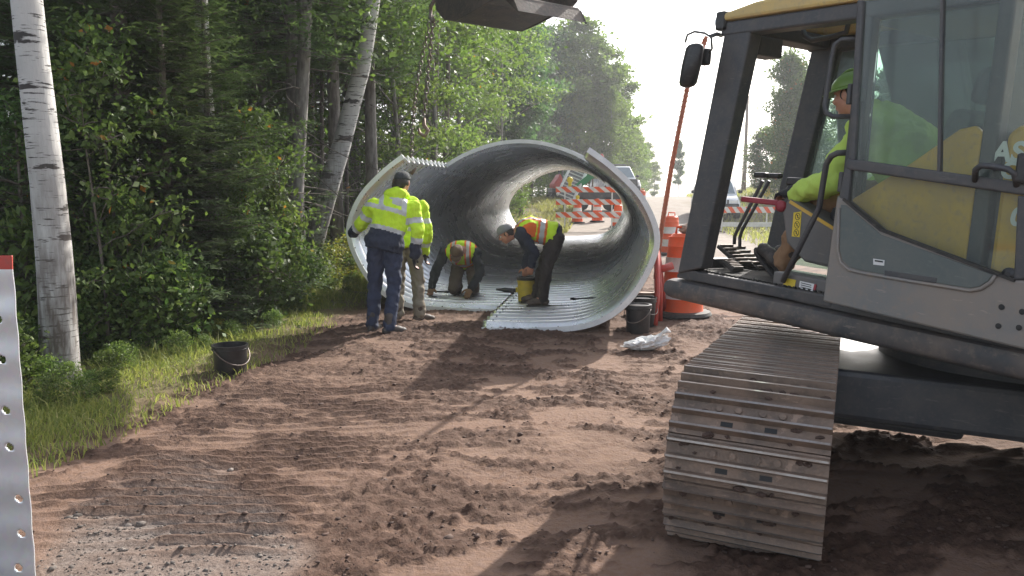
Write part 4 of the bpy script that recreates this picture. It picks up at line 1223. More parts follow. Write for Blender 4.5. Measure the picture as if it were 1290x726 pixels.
car('parked_car', 'white off road car with slotted grille parked on the far right roadside', 'car', x, Y, hz(x, Y) - .02, R(-9), bar=True)
Y = 50; x = px_x(773, Y)
car('pickup_truck', 'white pickup with a dark front coming down the far left of the road', 'pickup truck', x, Y, hz(x, Y), R(7), L=5.4, W=2.0, H=1.9, suv=False, bar=True, dark_front=True)
def mini_ex():
    Y = 48; x = px_x(712, Y); z = hz(x, Y) - .1
    t = thing('mini_excavator', 'small red and black excavator parked on the grass beyond the barricade', 'excavator', (x, Y, z), R(8))
    for s in (-1, 1):
        pr = [(.9 * math.cos(a) * 1 + (.7 if math.cos(a) > 0 else -.7) - .55 * math.cos(a), .26 + .26 * math.sin(a)) for a in np.linspace(0, 2 * math.pi, 24, endpoint=False)]
        MB().prism([(px_, s * .62 - .2, pz) for px_, pz in pr], (0, .4, 0)).build('track', M['rubber'], t)
    MB().box((0, 0, .62), (1.9, 1.55, .25)).build('deck', M['black_plastic'], t, bevel=.04)
    MB().prism([(-.85, -.7, .75), (-.3, -.7, .75), (-.32, -.7, 1.3), (-.45, -.7, 1.6), (-.62, -.7, 1.3), (-.85, -.7, 1.0)], (0, 1.4, 0)).build('engine_cover', M['red_paint'], t, bevel=.08)
    c = MB()
    for a, b_ in (((-.3, -.5, .75), (-.3, -.5, 2.3)), ((.75, -.5, .75), (.6, -.5, 2.3)), ((-.3, .5, .75), (-.3, .5, 2.3)), ((.75, .5, .75), (.6, .5, 2.3))): c.bar(a, b_, .09, .09)
    c.box((.15, 0, 2.34), (1.1, 1.15, .1)); c.box((.2, 0, 1.15), (1.0, 1.0, .1))
    c.build('cab_frame', M['cab_black'], t, bevel=.015)
    MB().box((.15, -.49, 1.6), (.85, .02, 1.2)).build('cab_window', M['glass'], t)
    MB().box((.15, .49, 1.6), (.85, .02, 1.2)).build('cab_window', M['glass'], t)
    MB().tube([(.9, .2, .9), (1.5, .2, 2.4), (2.2, .2, 2.7), (2.8, .2, 1.6)], .12, 8).build('boom', M['red_paint'], t)
mini_ex()
def conveyor():
    Y = 40; a = V(at(712, 250, Y)); b_ = V(at(727, 214, Y)) + V((.15, 1.2, 0))
    a[2] = max(a[2], hz(a[0], Y) + .35)
    t = thing('ladder_conveyor', 'pale ladder framed conveyor tilted up behind the barricade', 'conveyor', (a[0], Y, hz(a[0], Y)))
    d = nrm(b_ - a); sd = nrm(np.cross(d, V((0, -1, .3)))); w = .42
    for s in (-1, 1): MB().bar(a + sd * s * w, b_ + sd * s * w, .09, .14).build('rail', M['white'], t, _I)
    n_ = 9
    for i in range(n_): 
        c = a + (b_ - a) * (i + .5) / n_; MB().bar(c - sd * w, c + sd * w, .05, .05).build('rung', M['white'], t, _I)
    MB().prism([a - sd * w * .9, a + sd * w * .9, b_ + sd * w * .9, b_ - sd * w * .9], (0, .04, -.06)).build('belt', M['console'], t, _I)
    for s in (-1, 1):
        q = (a + b_) / 2 + sd * s * w; MB().bar(q, (q[0], q[1], hz(q[0], q[1])), .07, .07).build('leg', M['steel'], t, _I)
    Y = 41; a = V(at(727, 240, Y)); b_ = V(at(750, 222, Y))
    t = thing('green_chute', 'green sloping trough on a trailer behind the barricade', 'chute', (a[0], Y, hz(a[0], Y)))
    d = nrm(b_ - a); up_ = nrm(np.cross(V((0, 1, 0)), d)) * -1
    prof = [(-.45, .30), (-.25, 0), (.25, 0), (.45, .30), (.40, .30), (.22, .05), (-.22, .05), (-.40, .30)]
    MB().rings([[a + V((0, 1, 0)) * p_ + up_ * q_ for p_, q_ in prof], [b_ + V((0, 1, 0)) * p_ + up_ * q_ for p_, q_ in prof]]).build('trough', M['green_paint'], t, _I)
    g0 = hz(a[0], Y)
    for f in (.15, .85):
        q = a + (b_ - a) * f; MB().bar(q, (q[0], q[1], g0), .08, .08).build('leg', M['steel'], t, _I)
    MB().box((a[0] + .9, Y + .2, g0 + .75), (2.6, 1.2, .45)).build('trailer_bed', M['dark_grey'], t, _I, bevel=.04)
    for f in (.2, 1.6): MB().lathe([(0, -.1), (.33, -.1), (.35, 0), (.33, .1), (0, .1)], (a[0] + f, Y - .45, g0 + .35), 20, 0, True, (0, 1, 0)).build('wheel', M['rubber'], t, _I, smooth=True, auto=40)
conveyor()
def upole():
    Y = 62; a = at(937, 242, Y); x = a[0]; z = hz(x, Y); top = at(942, 121, Y)
    t = thing('utility_pole', 'weathered wooden utility pole standing right of the far road', 'pole', (x, Y, z))
    MB().tube([(x, Y, z - .3), (top[0], Y, top[2])], [.16, .11], 12).build('pole', M['wood_pole'], t, _I, smooth=True)
upole()
for u, v, Y, lab in ((911, 240, 47, 'small yellow marker sign on a post near the white off road car'), (966, 241, 45, 'small yellow marker sign on a post at the grass bank')):
    p = at(u, v, Y); z = hz(p[0], Y)
    t = thing('marker_sign', lab, 'sign', (p[0], Y, z))
    MB().bar((p[0], Y + .03, z), (p[0], Y + .03, p[2]), .05, .03, (0, 1, 0)).build('post', M['steel'], t, _I)
    MB().prism([(p[0], Y, p[2] - .36), (p[0] + .36, Y, p[2]), (p[0], Y, p[2] + .36), (p[0] - .36, Y, p[2])], (0, -.015, 0)).build('sign_panel', M['yellow_plastic'], t, _I)
# ================================================================== THE EXCAVATOR
ED = nrm(ray(16, 186)); _m = np.cross(ray(1070.6, 200), ray(1091.8, 4)); EU = nrm(np.cross(ED, _m)); EU = EU if EU[2] > 0 else -EU
EL = np.cross(EU, ED)
P0 = at(838.6, 374.7, 5.2)
def mat4(x, y, z, o):
    return Matrix(((x[0], y[0], z[0], o[0]), (x[1], y[1], z[1], o[1]), (x[2], y[2], z[2], o[2]), (0, 0, 0, 1)))
ME = mat4(ED, EL, EU, P0)
def cab(u, v, off=0.0):
    """where the line of sight through a photo pixel meets the plane y=off of the machine"""
    r = ray(u, v); O_ = V((0, 0, EYE)); t = ((P0 + EL * off - O_) @ EL) / (r @ EL); p = O_ + r * t - P0
    return V((p @ ED, off, p @ EU))
_b = P0 + ED * -1.5 - EL * 1.35 - EU * .93
ex = thing('excavator', 'large yellow and grey tracked excavator with open cab door lifting a plate by chain', 'excavator', m=mat4(ED, EL, EU, _b))
def eb(mb, name, mat_, bevel=0, smooth=False, parent=None, auto=None, fix=True):
    return mb.build(name, mat_, parent or ex, ME, smooth=smooth, bevel=bevel, auto=auto, fix=fix)
def side(poly, y0, y1, mb=None):
    """prism of a side profile [(a,u)] from y0 to y1"""
    mb = mb or MB(); mb.prism([(a, y0, u) for a, u in poly], (0, y1 - y0, 0)); return mb
def sidepx(px, y0, y1, mb=None):
    return side([(lambda c: (c[0], c[2]))(cab(u, v, y0)) for u, v in px], y0, y1, mb)

# platform and skirt
dk_ = MB(); side([(-.16, .015), (-.16, .135), (-1.6, .122), (-1.6, .005)], -.29, -.92, dk_); side([(-.80, .012), (-.80, .13), (-1.6, .122), (-1.6, .005)], -.925, -1.80, dk_); side([(-1.605, .002), (-1.605, .125), (-3.9, .10), (-3.9, -.02)], -.29, -2.6, dk_); side([(-1.15, .010), (-1.15, .127), (-1.6, .122), (-1.6, .005)], -1.805, -2.6, dk_)
eb(dk_, 'deck', M['dark_grey'])
sk = MB()
prof = [(.000, .012), (.012, .03), (.014, .085), (.004, .118), (-.03, .13), (-.28, .13), (-.28, -.0), (-.03, -.0)]
rr = []
for a, f in ((.012, .62), (.0, .85), (-.03, 1), (-1.3, 1), (-3.9, 1)):
    rr.append([(a if True else a, y, .065 + (u - .065) * f - .012 * (-a) / 2.2) for y, u in prof])
sk.rings(rr); eb(sk, 'skirt', M['skirt'], smooth=True, auto=35)
eb(side([(-.07, .138), (-.07, .165), (-.13, .20), (-1.23, .20), (-1.23, .138)], -.015, -.86), 'cab_floor', M['dark_grey'], .008)
fl = MB()
for k in range(30): fl.box((-.20 - k * .033, -.42, .206), (.016, .74, .010))
eb(fl, 'floor_mat', M['rubber'])
eb(side([(-1.0, .1335), (-1.0, .166), (-3.8, .125), (-3.8, .09)], -.02, -.28), 'seam_ledge', M['cab_black'], .006)
# swing bearing and car body below
sb = MB(); sb.lathe([(0, -.22), (.75, -.22), (.75, -.02), (0, -.02)], (-1.55, -1.35, 0), 36); eb(sb, 'swing_ring', M['dark_grey'], smooth=True, auto=40)
# cab frame
fr_ = lambda n, poly, y0, y1, bev=.012: eb(sidepx(poly, y0, y1), n, M['cab_black'], bev)
YR = -.87
fr_('front_pillar', [(853, 345), (883, 338), (947, 34), (915, 26)], 0, -.10)
eb(side([(-.085, .20), (-.25, .20), (-.50, 1.62), (-.335, 1.70)], YR, YR + .09), 'front_pillar', M['cab_black'], .012)
fr_('door_pillar', [(1044, 378), (1066, 382), (1101, 2), (1085, 0)], 0, -.08)
eb(side([(-1.90, .18), (-1.97, .18), (-1.97, 1.68), (-1.90, 1.68)], 0, -.08), 'rear_pillar', M['cab_black'], .012)
eb(side([(-1.90, .18), (-1.97, .18), (-1.97, 1.68), (-1.90, 1.68)], YR, YR + .08), 'rear_pillar', M['cab_black'], .012)
hd = MB()
side([(-.30, 1.615), (-.29, 1.695), (-1.98, 1.66), (-1.98, 1.58)], .004, -.11, hd)
side([(-.30, 1.615), (-.29, 1.695), (-1.98, 1.66), (-1.98, 1.58)], YR - .004, YR + .10, hd)
hd.box((-.40, YR / 2, 1.655), (.16, -YR - .22, .075)); hd.box((-1.93, YR / 2, 1.62), (.09, -YR - .22, .07))
hd.box((-.43, -.22, 1.56), (.13, .20, .11)); 
eb(hd, 'roof_frame', M['cab_black'], .012)
rf = MB()
for yy, dz in ((.02, 0), (-.02, .03)):
    pass
roof_prof = [(-.275, 1.70), (-.262, 1.735), (-.31, 1.765), (-.8, 1.785), (-1.6, 1.775), (-2.0, 1.74), (-2.02, 1.665), (-1.2, 1.682)]
# a ring round the roof hatch
def roof_piece(a0, a1, y0, y1):
    top = lambda a: np.interp(-a, [.262, .31, .8, 1.6, 2.0], [1.735, 1.765, 1.785, 1.775, 1.74]); bot = lambda a: 1.70 - .022 * (-a - .27)
    aa = np.linspace(a0, a1, 7)
    rf.prism([(a, y0, top(a)) for a in aa] + [(a, y0, bot(a)) for a in aa[::-1]], (0, y1 - y0, 0))
roof_piece(-.262, -2.0, .022, -.16); roof_piece(-.262, -2.0, YR + .14, YR - .022); roof_piece(-.262, -.46, -.162, YR + .142); roof_piece(-1.16, -2.0, -.162, YR + .142)
eb(rf, 'roof', M['roof_yellow'], .018)
eb(MB().box((-.81, YR / 2, 1.745), (.70, .57, .012)), 'roof_hatch', M['glass_clear'])
eb(MB().box((-1.58, YR / 2, 1.60), (.72, .66, .03)), 'headliner', M['console'], .01)
c = cab(906, 26, .03); eb(MB().box((c[0], -.02, c[2]), (.07, .10, .11)), 'work_lamp', M['black_plastic'], .014)
c2 = MB().lathe([(0, 0), (.035, 0), (.04, .012), (0, .018)], (c[0] + .035, -.02, c[2]), 14, 0, True, (1, 0, 0)); eb(c2, 'work_lamp_lens', M['lamp_clear'])
# front cross bars
cb = MB(); cb.box((-.115, YR / 2, .235), (.07, -YR - .2, .07)); eb(cb, 'front_sill', M['cab_black'], .012)
# windows
eb(side([(-.26, .24), (-.495, 1.60), (-1.52, 1.60), (-1.52, .24)], YR + .035, YR + .042), 'right_window', M['glass_right'])
eb(MB().prism([(-1.94, -.08, .95), (-1.94, YR + .08, .95), (-1.94, YR + .08, 1.58), (-1.94, -.08, 1.58)], (.006, 0, 0)), 'rear_window', M['glass'])
eb(side([(-1.32, .72), (-1.32, 1.58), (-1.90, 1.58), (-1.90, 1.06), (-1.80, 1.06)], -.035, -.042), 'side_window', M['glass'])
eb(side([(-1.90, .20), (-1.90, .95), (-1.94, .95), (-1.94, .20)], -.09, YR + .09), 'rear_wall', M['seat'])
# yellow lower side of the cab, with its slanted window line
eb(side([(-1.30, .20), (-1.30, .71), (-1.58, .885), (-1.80, 1.045), (-1.87, 1.06), (-1.905, 1.03), (-1.905, .16)], .004, -.03), 'cab_side_panel', M['yellow'], .010)
# engine house behind the cab
eh = MB(); side([(-2.0, .14), (-2.0, 1.02), (-2.04, 1.06), (-3.9, 1.03), (-3.9, .10)], -.01, -2.62, eh)
eh_o = eb(eh, 'engine_house', M['yellow'], .025)
eb(side([(-1.93, .16), (-1.93, 1.0), (-1.995, 1.0), (-1.995, .16)], -.06, -.8), 'cab_gap', M['cab_black'])
eb(side([(-3.9, .0), (-3.9, 1.05), (-4.45, .95), (-4.55, .5), (-4.4, .05)], -.02, -2.6), 'counterweight', M['dark_grey'], .06)
rp = MB()   # service-panel seams and latch on the engine house side
rp.box((-2.62, -.008, .55), (.012, .006, .8)); rp.box((-2.30, -.008, .80), (.6, .006, .010)); 
eb(rp, 'panel_seam', M['cab_black'])
def word(txt, u, v, h, off, parent_name='lettering', bold=.004, slant=.12, m='decal'):
    cu = bpy.data.curves.new(parent_name, 'FONT'); cu.body = txt; cu.size = h / .70; cu.extrude = .0012; cu.offset = bold; cu.shear = slant; cu.materials.append(M[m])
    tmp = bpy.data.objects.new(parent_name, cu); COL.objects.link(tmp); me = bpy.data.meshes.new_from_object(tmp.evaluated_get(bpy.context.evaluated_depsgraph_get())); bpy.data.objects.remove(tmp)
    o = bpy.data.objects.new(parent_name, me); COL.objects.link(o); p = cab(u, v, off)
    w_ = P0 + ED * p[0] + EL * off + EU * p[2]
    o.parent = ex; o.matrix_basis = MW[ex.name].inverted() @ mat4(-ED, EU, EL, w_)
    return o
word('AS', 1248, 203, .082, -.0065)
word('C', 1259, 224, .068, -.0065)
word('0', 1271, 283, .075, -.0065)

# seat, console, levers, pedals
st = MB(); st.box((-1.24, -.47, .60), (.50, .48, .13)); eb(st, 'seat_cushion', M['seat'], .04)
st = MB(); st.bar((-1.50, -.47, .62), (-1.66, -.47, 1.16), .46, .13, (1, 0, 0)); eb(st, 'seat_back', M['seat'], .045)
st = MB(); st.bar((-1.67, -.47, 1.19), (-1.71, -.47, 1.36), .28, .10, (1, 0, 0)); eb(st, 'head_rest', M['seat'], .035)
st = MB(); st.box((-1.24, -.47, .37), (.42, .40, .33)); eb(st, 'seat_base', M['black_plastic'], .02)
YC = -.16
co = sidepx([(984, 262), (993, 250), (1003, 254), (1051, 286), (1046, 338), (1012, 330), (990, 306)], YC, YC - .20); con = eb(co, 'console', M['console'], .018)
sp = MB(); p, q = cab(995, 254, YC + .003), cab(1050, 288, YC + .003); sp.bar(p, q, .006, .018, (0, 0, 1)); eb(sp, 'yellow_stripe', M['yellow'], parent=con)
def decal(name, pts, y, m, parent=None, th=.002):
    return eb(sidepx(pts, y, y + th), name, m, parent=parent or ex)
dc = decal('warning_sticker', [(1000, 268), (1010, 266.5), (1007.5, 299), (997.5, 298)], YC + .002, M['sticker_yellow'], con)
ic = MB()
for v in (273, 283.5, 293.5):
    c = cab(1004 - (v - 283) * .09, v, YC + .0045)
    for k in range(14):
        a0, a1 = k / 14 * 6.283, (k + 1) / 14 * 6.283
        ic.bar(c + V((math.cos(a0) * .016, 0, math.sin(a0) * .019)), c + V((math.cos(a1) * .016, 0, math.sin(a1) * .019)), .001, .003, (0, 0, 1))
    ic.bar(c + V((-.011, 0, -.012)), c + V((.011, 0, .012)), .001, .003); ic.bar(c + V((.0, 0, -.008)), c + V((.0, 0, .010)), .001, .004, (1, 0, 0))
eb(ic, 'warning_symbols', M['ink'], parent=dc)
lv = MB(); lv.bar(cab(936, 251, YC), cab(982, 256, YC), .045, .032); lv.ball(cab(984, 260, YC), (.036, .03, .034), 14, 10); eb(lv, 'safety_lever', M['red_plastic'], .008, smooth=True, auto=50)
js = MB(); js.lathe([(.055, 0), (.05, .03), (.028, .07), (.018, .10)], cab(997, 250, -.27), 14); js.tube([cab(998, 246, -.27), cab(1001, 232, -.27)], .022, 10); js.box(cab(1006, 229, -.27), (.14, .06, .045)); eb(js, 'joystick', M['black_plastic'], .01, smooth=True, auto=40)
for pts, kn, yy in (([(925, 308), (925.5, 298), (929, 290), (961, 228)], (959, 219.5), -.40), ([(932, 314), (932, 300), (935, 290), (969, 228)], (976, 220.5), -.56)):
    lm = MB(); lm.tube([cab(u, v, yy) for u, v in pts], .0115, 8); lo = eb(lm, 'travel_lever', M['dark_grey'], smooth=True)
    km = MB(); km.bar(cab(kn[0] - 7, kn[1] + 1, yy), cab(kn[0] + 8, kn[1] + 1.5, yy), .05, .035); eb(km, 'lever_knob', M['black_plastic'], .012, parent=lo)
def pedal(u0, v0, u1, v1, yy, w):
    p, q = cab(u0, v0, yy), cab(u1, v1, yy); b = MB(); b.bar(p, q, w, .025); po = eb(b, 'pedal', M['rubber'], .006)
    rb = MB()
    for k in range(6):
        c = p + (q - p) * (k + .5) / 6; d = nrm(q - p); nrm_ = np.cross(d, V((0, 1, 0)))
        nrm_ = nrm_ if nrm_[2] > 0 else -nrm_
        rb.bar(c + nrm_ * .016 - V((0, w * .42, 0)), c + nrm_ * .016 + V((0, w * .42, 0)), .016, .012)
    eb(rb, 'grip_rib', M['steel'], parent=po)
pedal(912, 310, 940, 335, -.36, .13); pedal(926, 312, 965, 341, -.54, .15); pedal(914, 329, 930, 341, -.20, .10)
# decals at the door step
decal('sill_sticker', [(989, 350), (1003, 353), (1001, 362), (987, 359)], -.055, M['sticker_yellow']).location
ls = MB(); side([(-.80, .201), (-.80, .275), (-1.22, .275), (-1.22, .201)], -.058, -.20, ls); eb(ls, 'step_box', M['console'], .012)
decal('white_sticker', [(1008, 354), (1026, 358), (1024, 367), (1006.5, 363)], -.055, M['sticker_white'])
decal('red_strip', [(1026, 358), (1029, 358.7), (1027, 367.7), (1024, 367)], -.055, M['red_plastic'])
tx = MB()
for k in range(3):
    p, q = cab(1009, 356.5 + k * 2.6, -.0525), cab(1022, 359.6 + k * 2.6, -.0525); tx.bar(p, q, .001, .004)
eb(tx, 'sticker_print', M['ink'])
# grab handles
def handle(name, pts, r, yy):
    b = MB(); b.tube([cab(u, v, y_) for (u, v), y_ in zip(pts, yy)], r, 10); eb(b, name, M['cab_black'], smooth=True)
handle('grab_bar', [(986, 355), (1010, 306), (1032, 262), (1037, 230), (1041, 207), (1047, 197), (1055, 193), (1067, 192.5)], .016, [-.03] * 3 + [-.01, 0, .01, .01, -.02])
handle('grab_bar', [(887, 188), (895, 193), (902, 206), (906, 230), (905, 262), (900, 284), (886, 314), (872, 346)], .015, [-.05] * 8)
handle('grab_bar', [(887, 192), (884, 225), (881, 243), (876, 244)], .010, [-.04] * 4)
handle('grab_bar', [(1086, 50), (1060, 50), (1052, 56), (1048, 72), (1039, 132), (1041, 142), (1049, 147), (1076, 147)], .013, [-.02, .03, .04, .04, .04, .04, .03, -.02])
handle('grab_bar', [(1011, 34), (1014, 46), (1023, 51), (1045, 47), (1066, 41), (1071, 20)], .015, [-.35] * 6)
handle('wiper_arm', [(957, 60), (943, 70), (926, 102), (912, 136)], .006, [-.40] * 4)
handle('wiper_arm', [(952, 60), (936, 76), (918, 104)], .005, [-.30] * 3)
# mirrors
mm = MB(); c0, c1 = cab(876, 58, .14), cab(866, 108, .14)
mm.rings([[c0 + (c1 - c0) * f + V((math.cos(t) * .062 * s, math.sin(t) * .045 * s, 0)) for t in np.linspace(0, 6.283, 16, endpoint=False)] for f, s in ((-.06, .35), (-.02, .8), (.06, 1), (.5, 1.08), (.93, 1.0), (1.01, .8), (1.05, .35))])
mo = eb(mm, 'mirror', M['black_plastic'], smooth=True)
mm = MB(); c0 = cab(889, 72, .06); mm.box(c0, (.06, .05, .10)); eb(mm, 'small_mirror', M['black_plastic'], .015)
handle('mirror_arm', [(863, 54), (866, 44), (875, 40), (888, 42), (896, 47), (897, 62), (893, 66)], .007, [.14, .14, .13, .12, .10, .07, .06])
handle('mirror_arm', [(895, 46), (903, 43), (909, 45)], .012, [.10, .05, -.02])

# the open door, folded back along the cab side
YD = .11
door = eb(sidepx([(1054, 246), (1064, 250), (1111, 289.5), (1281, 353), (1296, 354), (1300, 443), (1036, 380)], YD, YD - .05), 'cab_door', M['body_grey'], .010)
df = MB()
sidepx([(1065.8, 199.7), (1300, 232), (1300, 248), (1065.2, 213.5)], YD + .004, YD - .045, df)                # the beam
sidepx([(1063, 212), (1072, 212), (1068, 254), (1056, 250)], YD, YD - .04, df)
sidepx([(1281, 246), (1300, 248), (1298, 352), (1276, 354)], YD - .002, YD - .045, df)
sidepx([(1079, 0), (1087, 0), (1076, 202), (1068, 202)], YD, YD - .035, df)
eb(df, 'door_frame', M['cab_black'], .009, parent=door)
dv = sidepx([(1184, -2), (1188, -2), (1184, 216), (1180, 216)], YD - .004, YD - .03); eb(dv, 'window_bar', M['cab_black'], .003, parent=door)
up_ = sidepx([(1086, -10), (1330, -10), (1330, 238), (1076, 202)], YD - .016, YD - .021); eb(up_, 'upper_pane', M['glass_door'], parent=door)
lw = sidepx([(1070, 214), (1284, 246), (1280, 352), (1111, 289), (1066, 252)], YD - .016, YD - .021); eb(lw, 'lower_pane', M['glass_door'], parent=door)
sl = MB(); 
for a_, b_ in (((1064, 251), (1111, 290)), ((1111, 290), (1280, 354))): sl.bar(cab(*a_, YD - .006), cab(*b_, YD - .006), .03, .012)
eb(sl, 'pane_seal', M['rubber'], parent=door)
rc = sidepx([(1059, 258), (1066, 259), (1110, 296), (1251, 346), (1245, 354), (1234, 361), (1222, 363.5), (1150, 352), (1085, 341), (1070, 337), (1061, 328), (1057.5, 315)], YD + .004, YD - .01); eb(rc, 'pocket_panel', M['recess'], .003, parent=door)
rl = MB(); 
rim = [(1057, 262), (1055, 315), (1059, 331), (1069, 340), (1085, 344), (1150, 355), (1222, 366.5), (1236, 364), (1248, 356), (1254, 347)]
rl.tube([cab(u, v, YD + .004) for u, v in rim], .008, 8); eb(rl, 'pocket_rim', M['body_grey'], smooth=True, parent=door)
sl = sidepx([(1114, 340.5), (1180, 350.5), (1179, 357), (1114, 347.5)], YD + .007, YD); eb(sl, 'door_pocket_slot', M['cab_black'], .003, parent=door)
eb(sidepx([(1100, 326), (1114, 328), (1113.5, 335), (1100, 333.5)], YD + .0065, YD), 'label_plate', M['sticker_white'], parent=door)
eb(sidepx([(1102, 327.6), (1112, 329), (1112, 331), (1102, 329.6)], YD + .0082, YD + .006), 'label_print', M['ink'], parent=door)
hb = MB(); hb.tube([cab(u, v, y_) for (u, v), y_ in zip([(1228, 228), (1229, 214), (1236, 208.5), (1250, 209.5), (1270, 213.5), (1278, 219), (1281, 234)], [YD, YD + .04, YD + .05, YD + .05, YD + .05, YD + .04, YD])], .013, 10); eb(hb, 'door_handle', M['cab_black'], smooth=True, parent=door)
for u, v in ((1262, 387), (1288, 393), (1258, 411), (1284, 413)): eb(MB().lathe([(0, 0), (.0115, 0), (.0125, .003), (0, .004)], cab(u, v, YD), 14, 0, True, (0, 1, 0)), 'bolt', M['ink'], parent=door)
gk = MB(); gk.lathe([(0, -.01), (.028, -.01), (.03, .01), (.012, .02), (0, .02)], cab(1278, 350, YD - .02) + V((.02, 0, .01)), 14, 0, True, (0, 1, 0)); eb(gk, 'door_lock', M['black_plastic'], parent=door)
gk = MB(); gk.box(cab(1291, 212, YD + .01), (.05, .06, .12)); eb(gk, 'latch', M['black_plastic'], .012, parent=door)

# boom, stick, cylinders, bucket
YB = -1.36
bo = MB()
top = [(-.95, .75), (-.62, 1.45), (-.10, 2.75), (.45, 3.75), (1.1, 4.25), (2.1, 4.55), (3.1, 4.62)]
bot = [(-1.50, .62), (-1.42, 1.3), (-.85, 2.5), (-.20, 3.55), (.55, 4.55), (1.9, 5.0), (3.15, 4.88)]
side(top + bot[::-1], YB - .21, YB + .21, bo); eb(bo, 'boom', M['dark_grey'], .02)
sk_ = MB(); side([(2.5, 5.25), (2.9, 5.45), (3.4, 5.1), (5.05, 3.4), (4.98, 3.15), (4.82, 3.15), (3.0, 4.5)], YB - .15, YB + .15, sk_); eb(sk_, 'stick', M['dark_grey'], .02)
def cyl(a, b, r, off, fr=.55):
    p, q = V((a[0], off, a[1])), V((b[0], off, b[1])); m_ = p + (q - p) * fr
    o = eb(MB().tube([p, m_], r, 14), 'cylinder', M['dark_grey'], smooth=True, auto=40); eb(MB().tube([m_, q], r * .5, 12), 'piston_rod', M['chrome'], smooth=True, parent=o)
cyl((-.62, .35), (-.05, 3.5), .085, YB + .30, .5); cyl((-.62, .35), (-.05, 3.5), .085, YB - .30, .5); cyl((.7, 4.75), (2.6, 5.4), .075, YB, .6); cyl((3.3, 5.3), (4.7, 3.75), .065, YB, .6)
def bucket_part():
    ob = cab(600, 20, YB); a0, u0 = 4.95, ob[2]
    a0 = 4.95
    # real size profile: hinge on the far side, lip curled back towards the machine
    outer = [(.45, .42), (.52, .18), (.42, -.06), (.20, -.20), (-.10, -.25), (-.42, -.21), (-.80, -.15), (-1.15, -.13), (-1.35, -.18), (-1.46, -.32)]
    inner = [(a * .93 + .0, u * .86 + .03) for a, u in outer[:-2]] + [(-1.31, -.14), (-1.42, -.30)]
    c = cab(613, 8, YB); 
    A = lambda p: (c[0] + p[0], c[2] + p[1])
    b = MB(); w = .44
    side([A(p) for p in outer + inner[::-1]], YB - w, YB + w, b)
    bk = eb(b, 'bucket', M['bucket_steel'], .008)
    for s in (-1, 1):
        pl = [A(p) for p in ((.45, .42), (.52, .18), (.42, -.06), (.20, -.20), (-.10, -.25), (-.42, -.215), (-.80, -.16), (-1.10, -.135), (-1.24, -.06), (-1.26, .06), (-1.16, .18), (-.7, .27), (-.2, .34), (.1, .40))]
        eb(side(pl, YB + s * w, YB + s * (w + .03)), 'side_plate', M['bucket_steel'], .006, parent=bk)
    for k in range(0):
        y = YB - w + .1 + k * (2 * w - .2) / 4
        t = MB(); pts = [A(p) for p in ((-.88, -.17), (-.92, -.27), (-1.18, -.34), (-1.22, -.33))]; side(pts, y - .05, y + .05, t); eb(t, 'tooth', M['bucket_steel'], .006, parent=bk)
    for s in (-1, 1):
        e_ = MB(); side([A(p) for p in ((.42, .30), (.50, .62), (.34, .70), (.12, .48), (.08, .33))], YB + s * .20 - .03, YB + s * .20 + .03, e_); eb(e_, 'ear_plate', M['bucket_steel'], .006, parent=bk)
    p0, p1 = A((.36, .55)), A((.16, .45))
    lk = MB(); lk.bar((p0[0], YB, p0[1]), (p0[0] - .15, YB, p0[1] + .9), .30, .18, (1, 0, 0)); eb(lk, 'link', M['bucket_steel'], .02)
    hk = MB(); hk.tube([(c[0] + .5, YB + .45, c[2] + .1), (c[0] + .62, YB + .45, c[2] + .02), (c[0] + .62, YB + .45, c[2] - .12), (c[0] + .52, YB + .45, c[2] - .16)], .025, 8); eb(hk, 'chain_hook', M['steel'], smooth=True, parent=bk)
    return P0 + ED * (c[0] + .6) + EL * (YB + .45) + EU * (c[2] - .12)
hook_w = bucket_part()

# lifting chains
def chain(name, label, a, b, link=.085, r=.0075, slack=.0, hook=True):
    a, b = V(a), V(b); L = np.linalg.norm(b - a); n_ = int(L / (link * .72)); t = thing(name, label, 'chain', a)
    mb = MB(); d = nrm(b - a); e1 = nrm(np.cross(d, V((0, 1, .1)))); e2 = np.cross(d, e1)
    for i in range(n_):
        f = (i + .5) / n_; c = a + (b - a) * f + V((slack, 0, 0)) * math.sin(f * math.pi); sd = e1 if i % 2 else e2
        P = [c + d * (link * .5 * math.cos(q)) * 1.0 + sd * (link * .28 * math.sin(q)) for q in np.linspace(0, 2 * math.pi, 11)]
        mb.tube(P, r, 5, cap=False)
    mb.build('links', M['steel'], t, _I, smooth=True, fix=False)
    if hook:
        hk = MB(); hk.tube([b + V((0, 0, .03)), b + V((.0, 0, -.06)), b + V((.05, 0, -.13)), b + V((.01, 0, -.2)), b + V((-.06, 0, -.16)), b + V((-.07, 0, -.1))], [.02, .028, .028, .028, .022, .014], 8)
        hk.build('hook', M['can_rust'], t, _I, smooth=True)
chain('lifting_chain', 'long steel chain from the excavator bucket down to the left culvert plate', hook_w, at(518, 200, 11.2), slack=-.06)
q = at(534, 152, 10.6)
chain('lifting_chain', 'short loose chain hanging free beside the long lifting chain', hook_w + V((.02, .06, .03)), q, link=.09, r=.011)

# undercarriage and tracks
TE = V((.38686, .92148, -.0347)); TW = V((-.9209, .38802, .03713)); TN = nrm(np.cross(TE, TW)); TN = TN if TN[2] > 0 else -TN
TO = V((1.084, 3.557, -.069)); TR_ = .812 / 2 - .045; TWID = .655; TLEN = 2.75
MT = mat4(TE, TW, TN, TO + TN * .812 / 2)
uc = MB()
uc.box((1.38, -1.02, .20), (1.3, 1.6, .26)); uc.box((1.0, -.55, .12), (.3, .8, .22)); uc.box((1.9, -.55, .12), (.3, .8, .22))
uco = uc.build('undercarriage', M['cab_black'], ex, MT, bevel=.03)
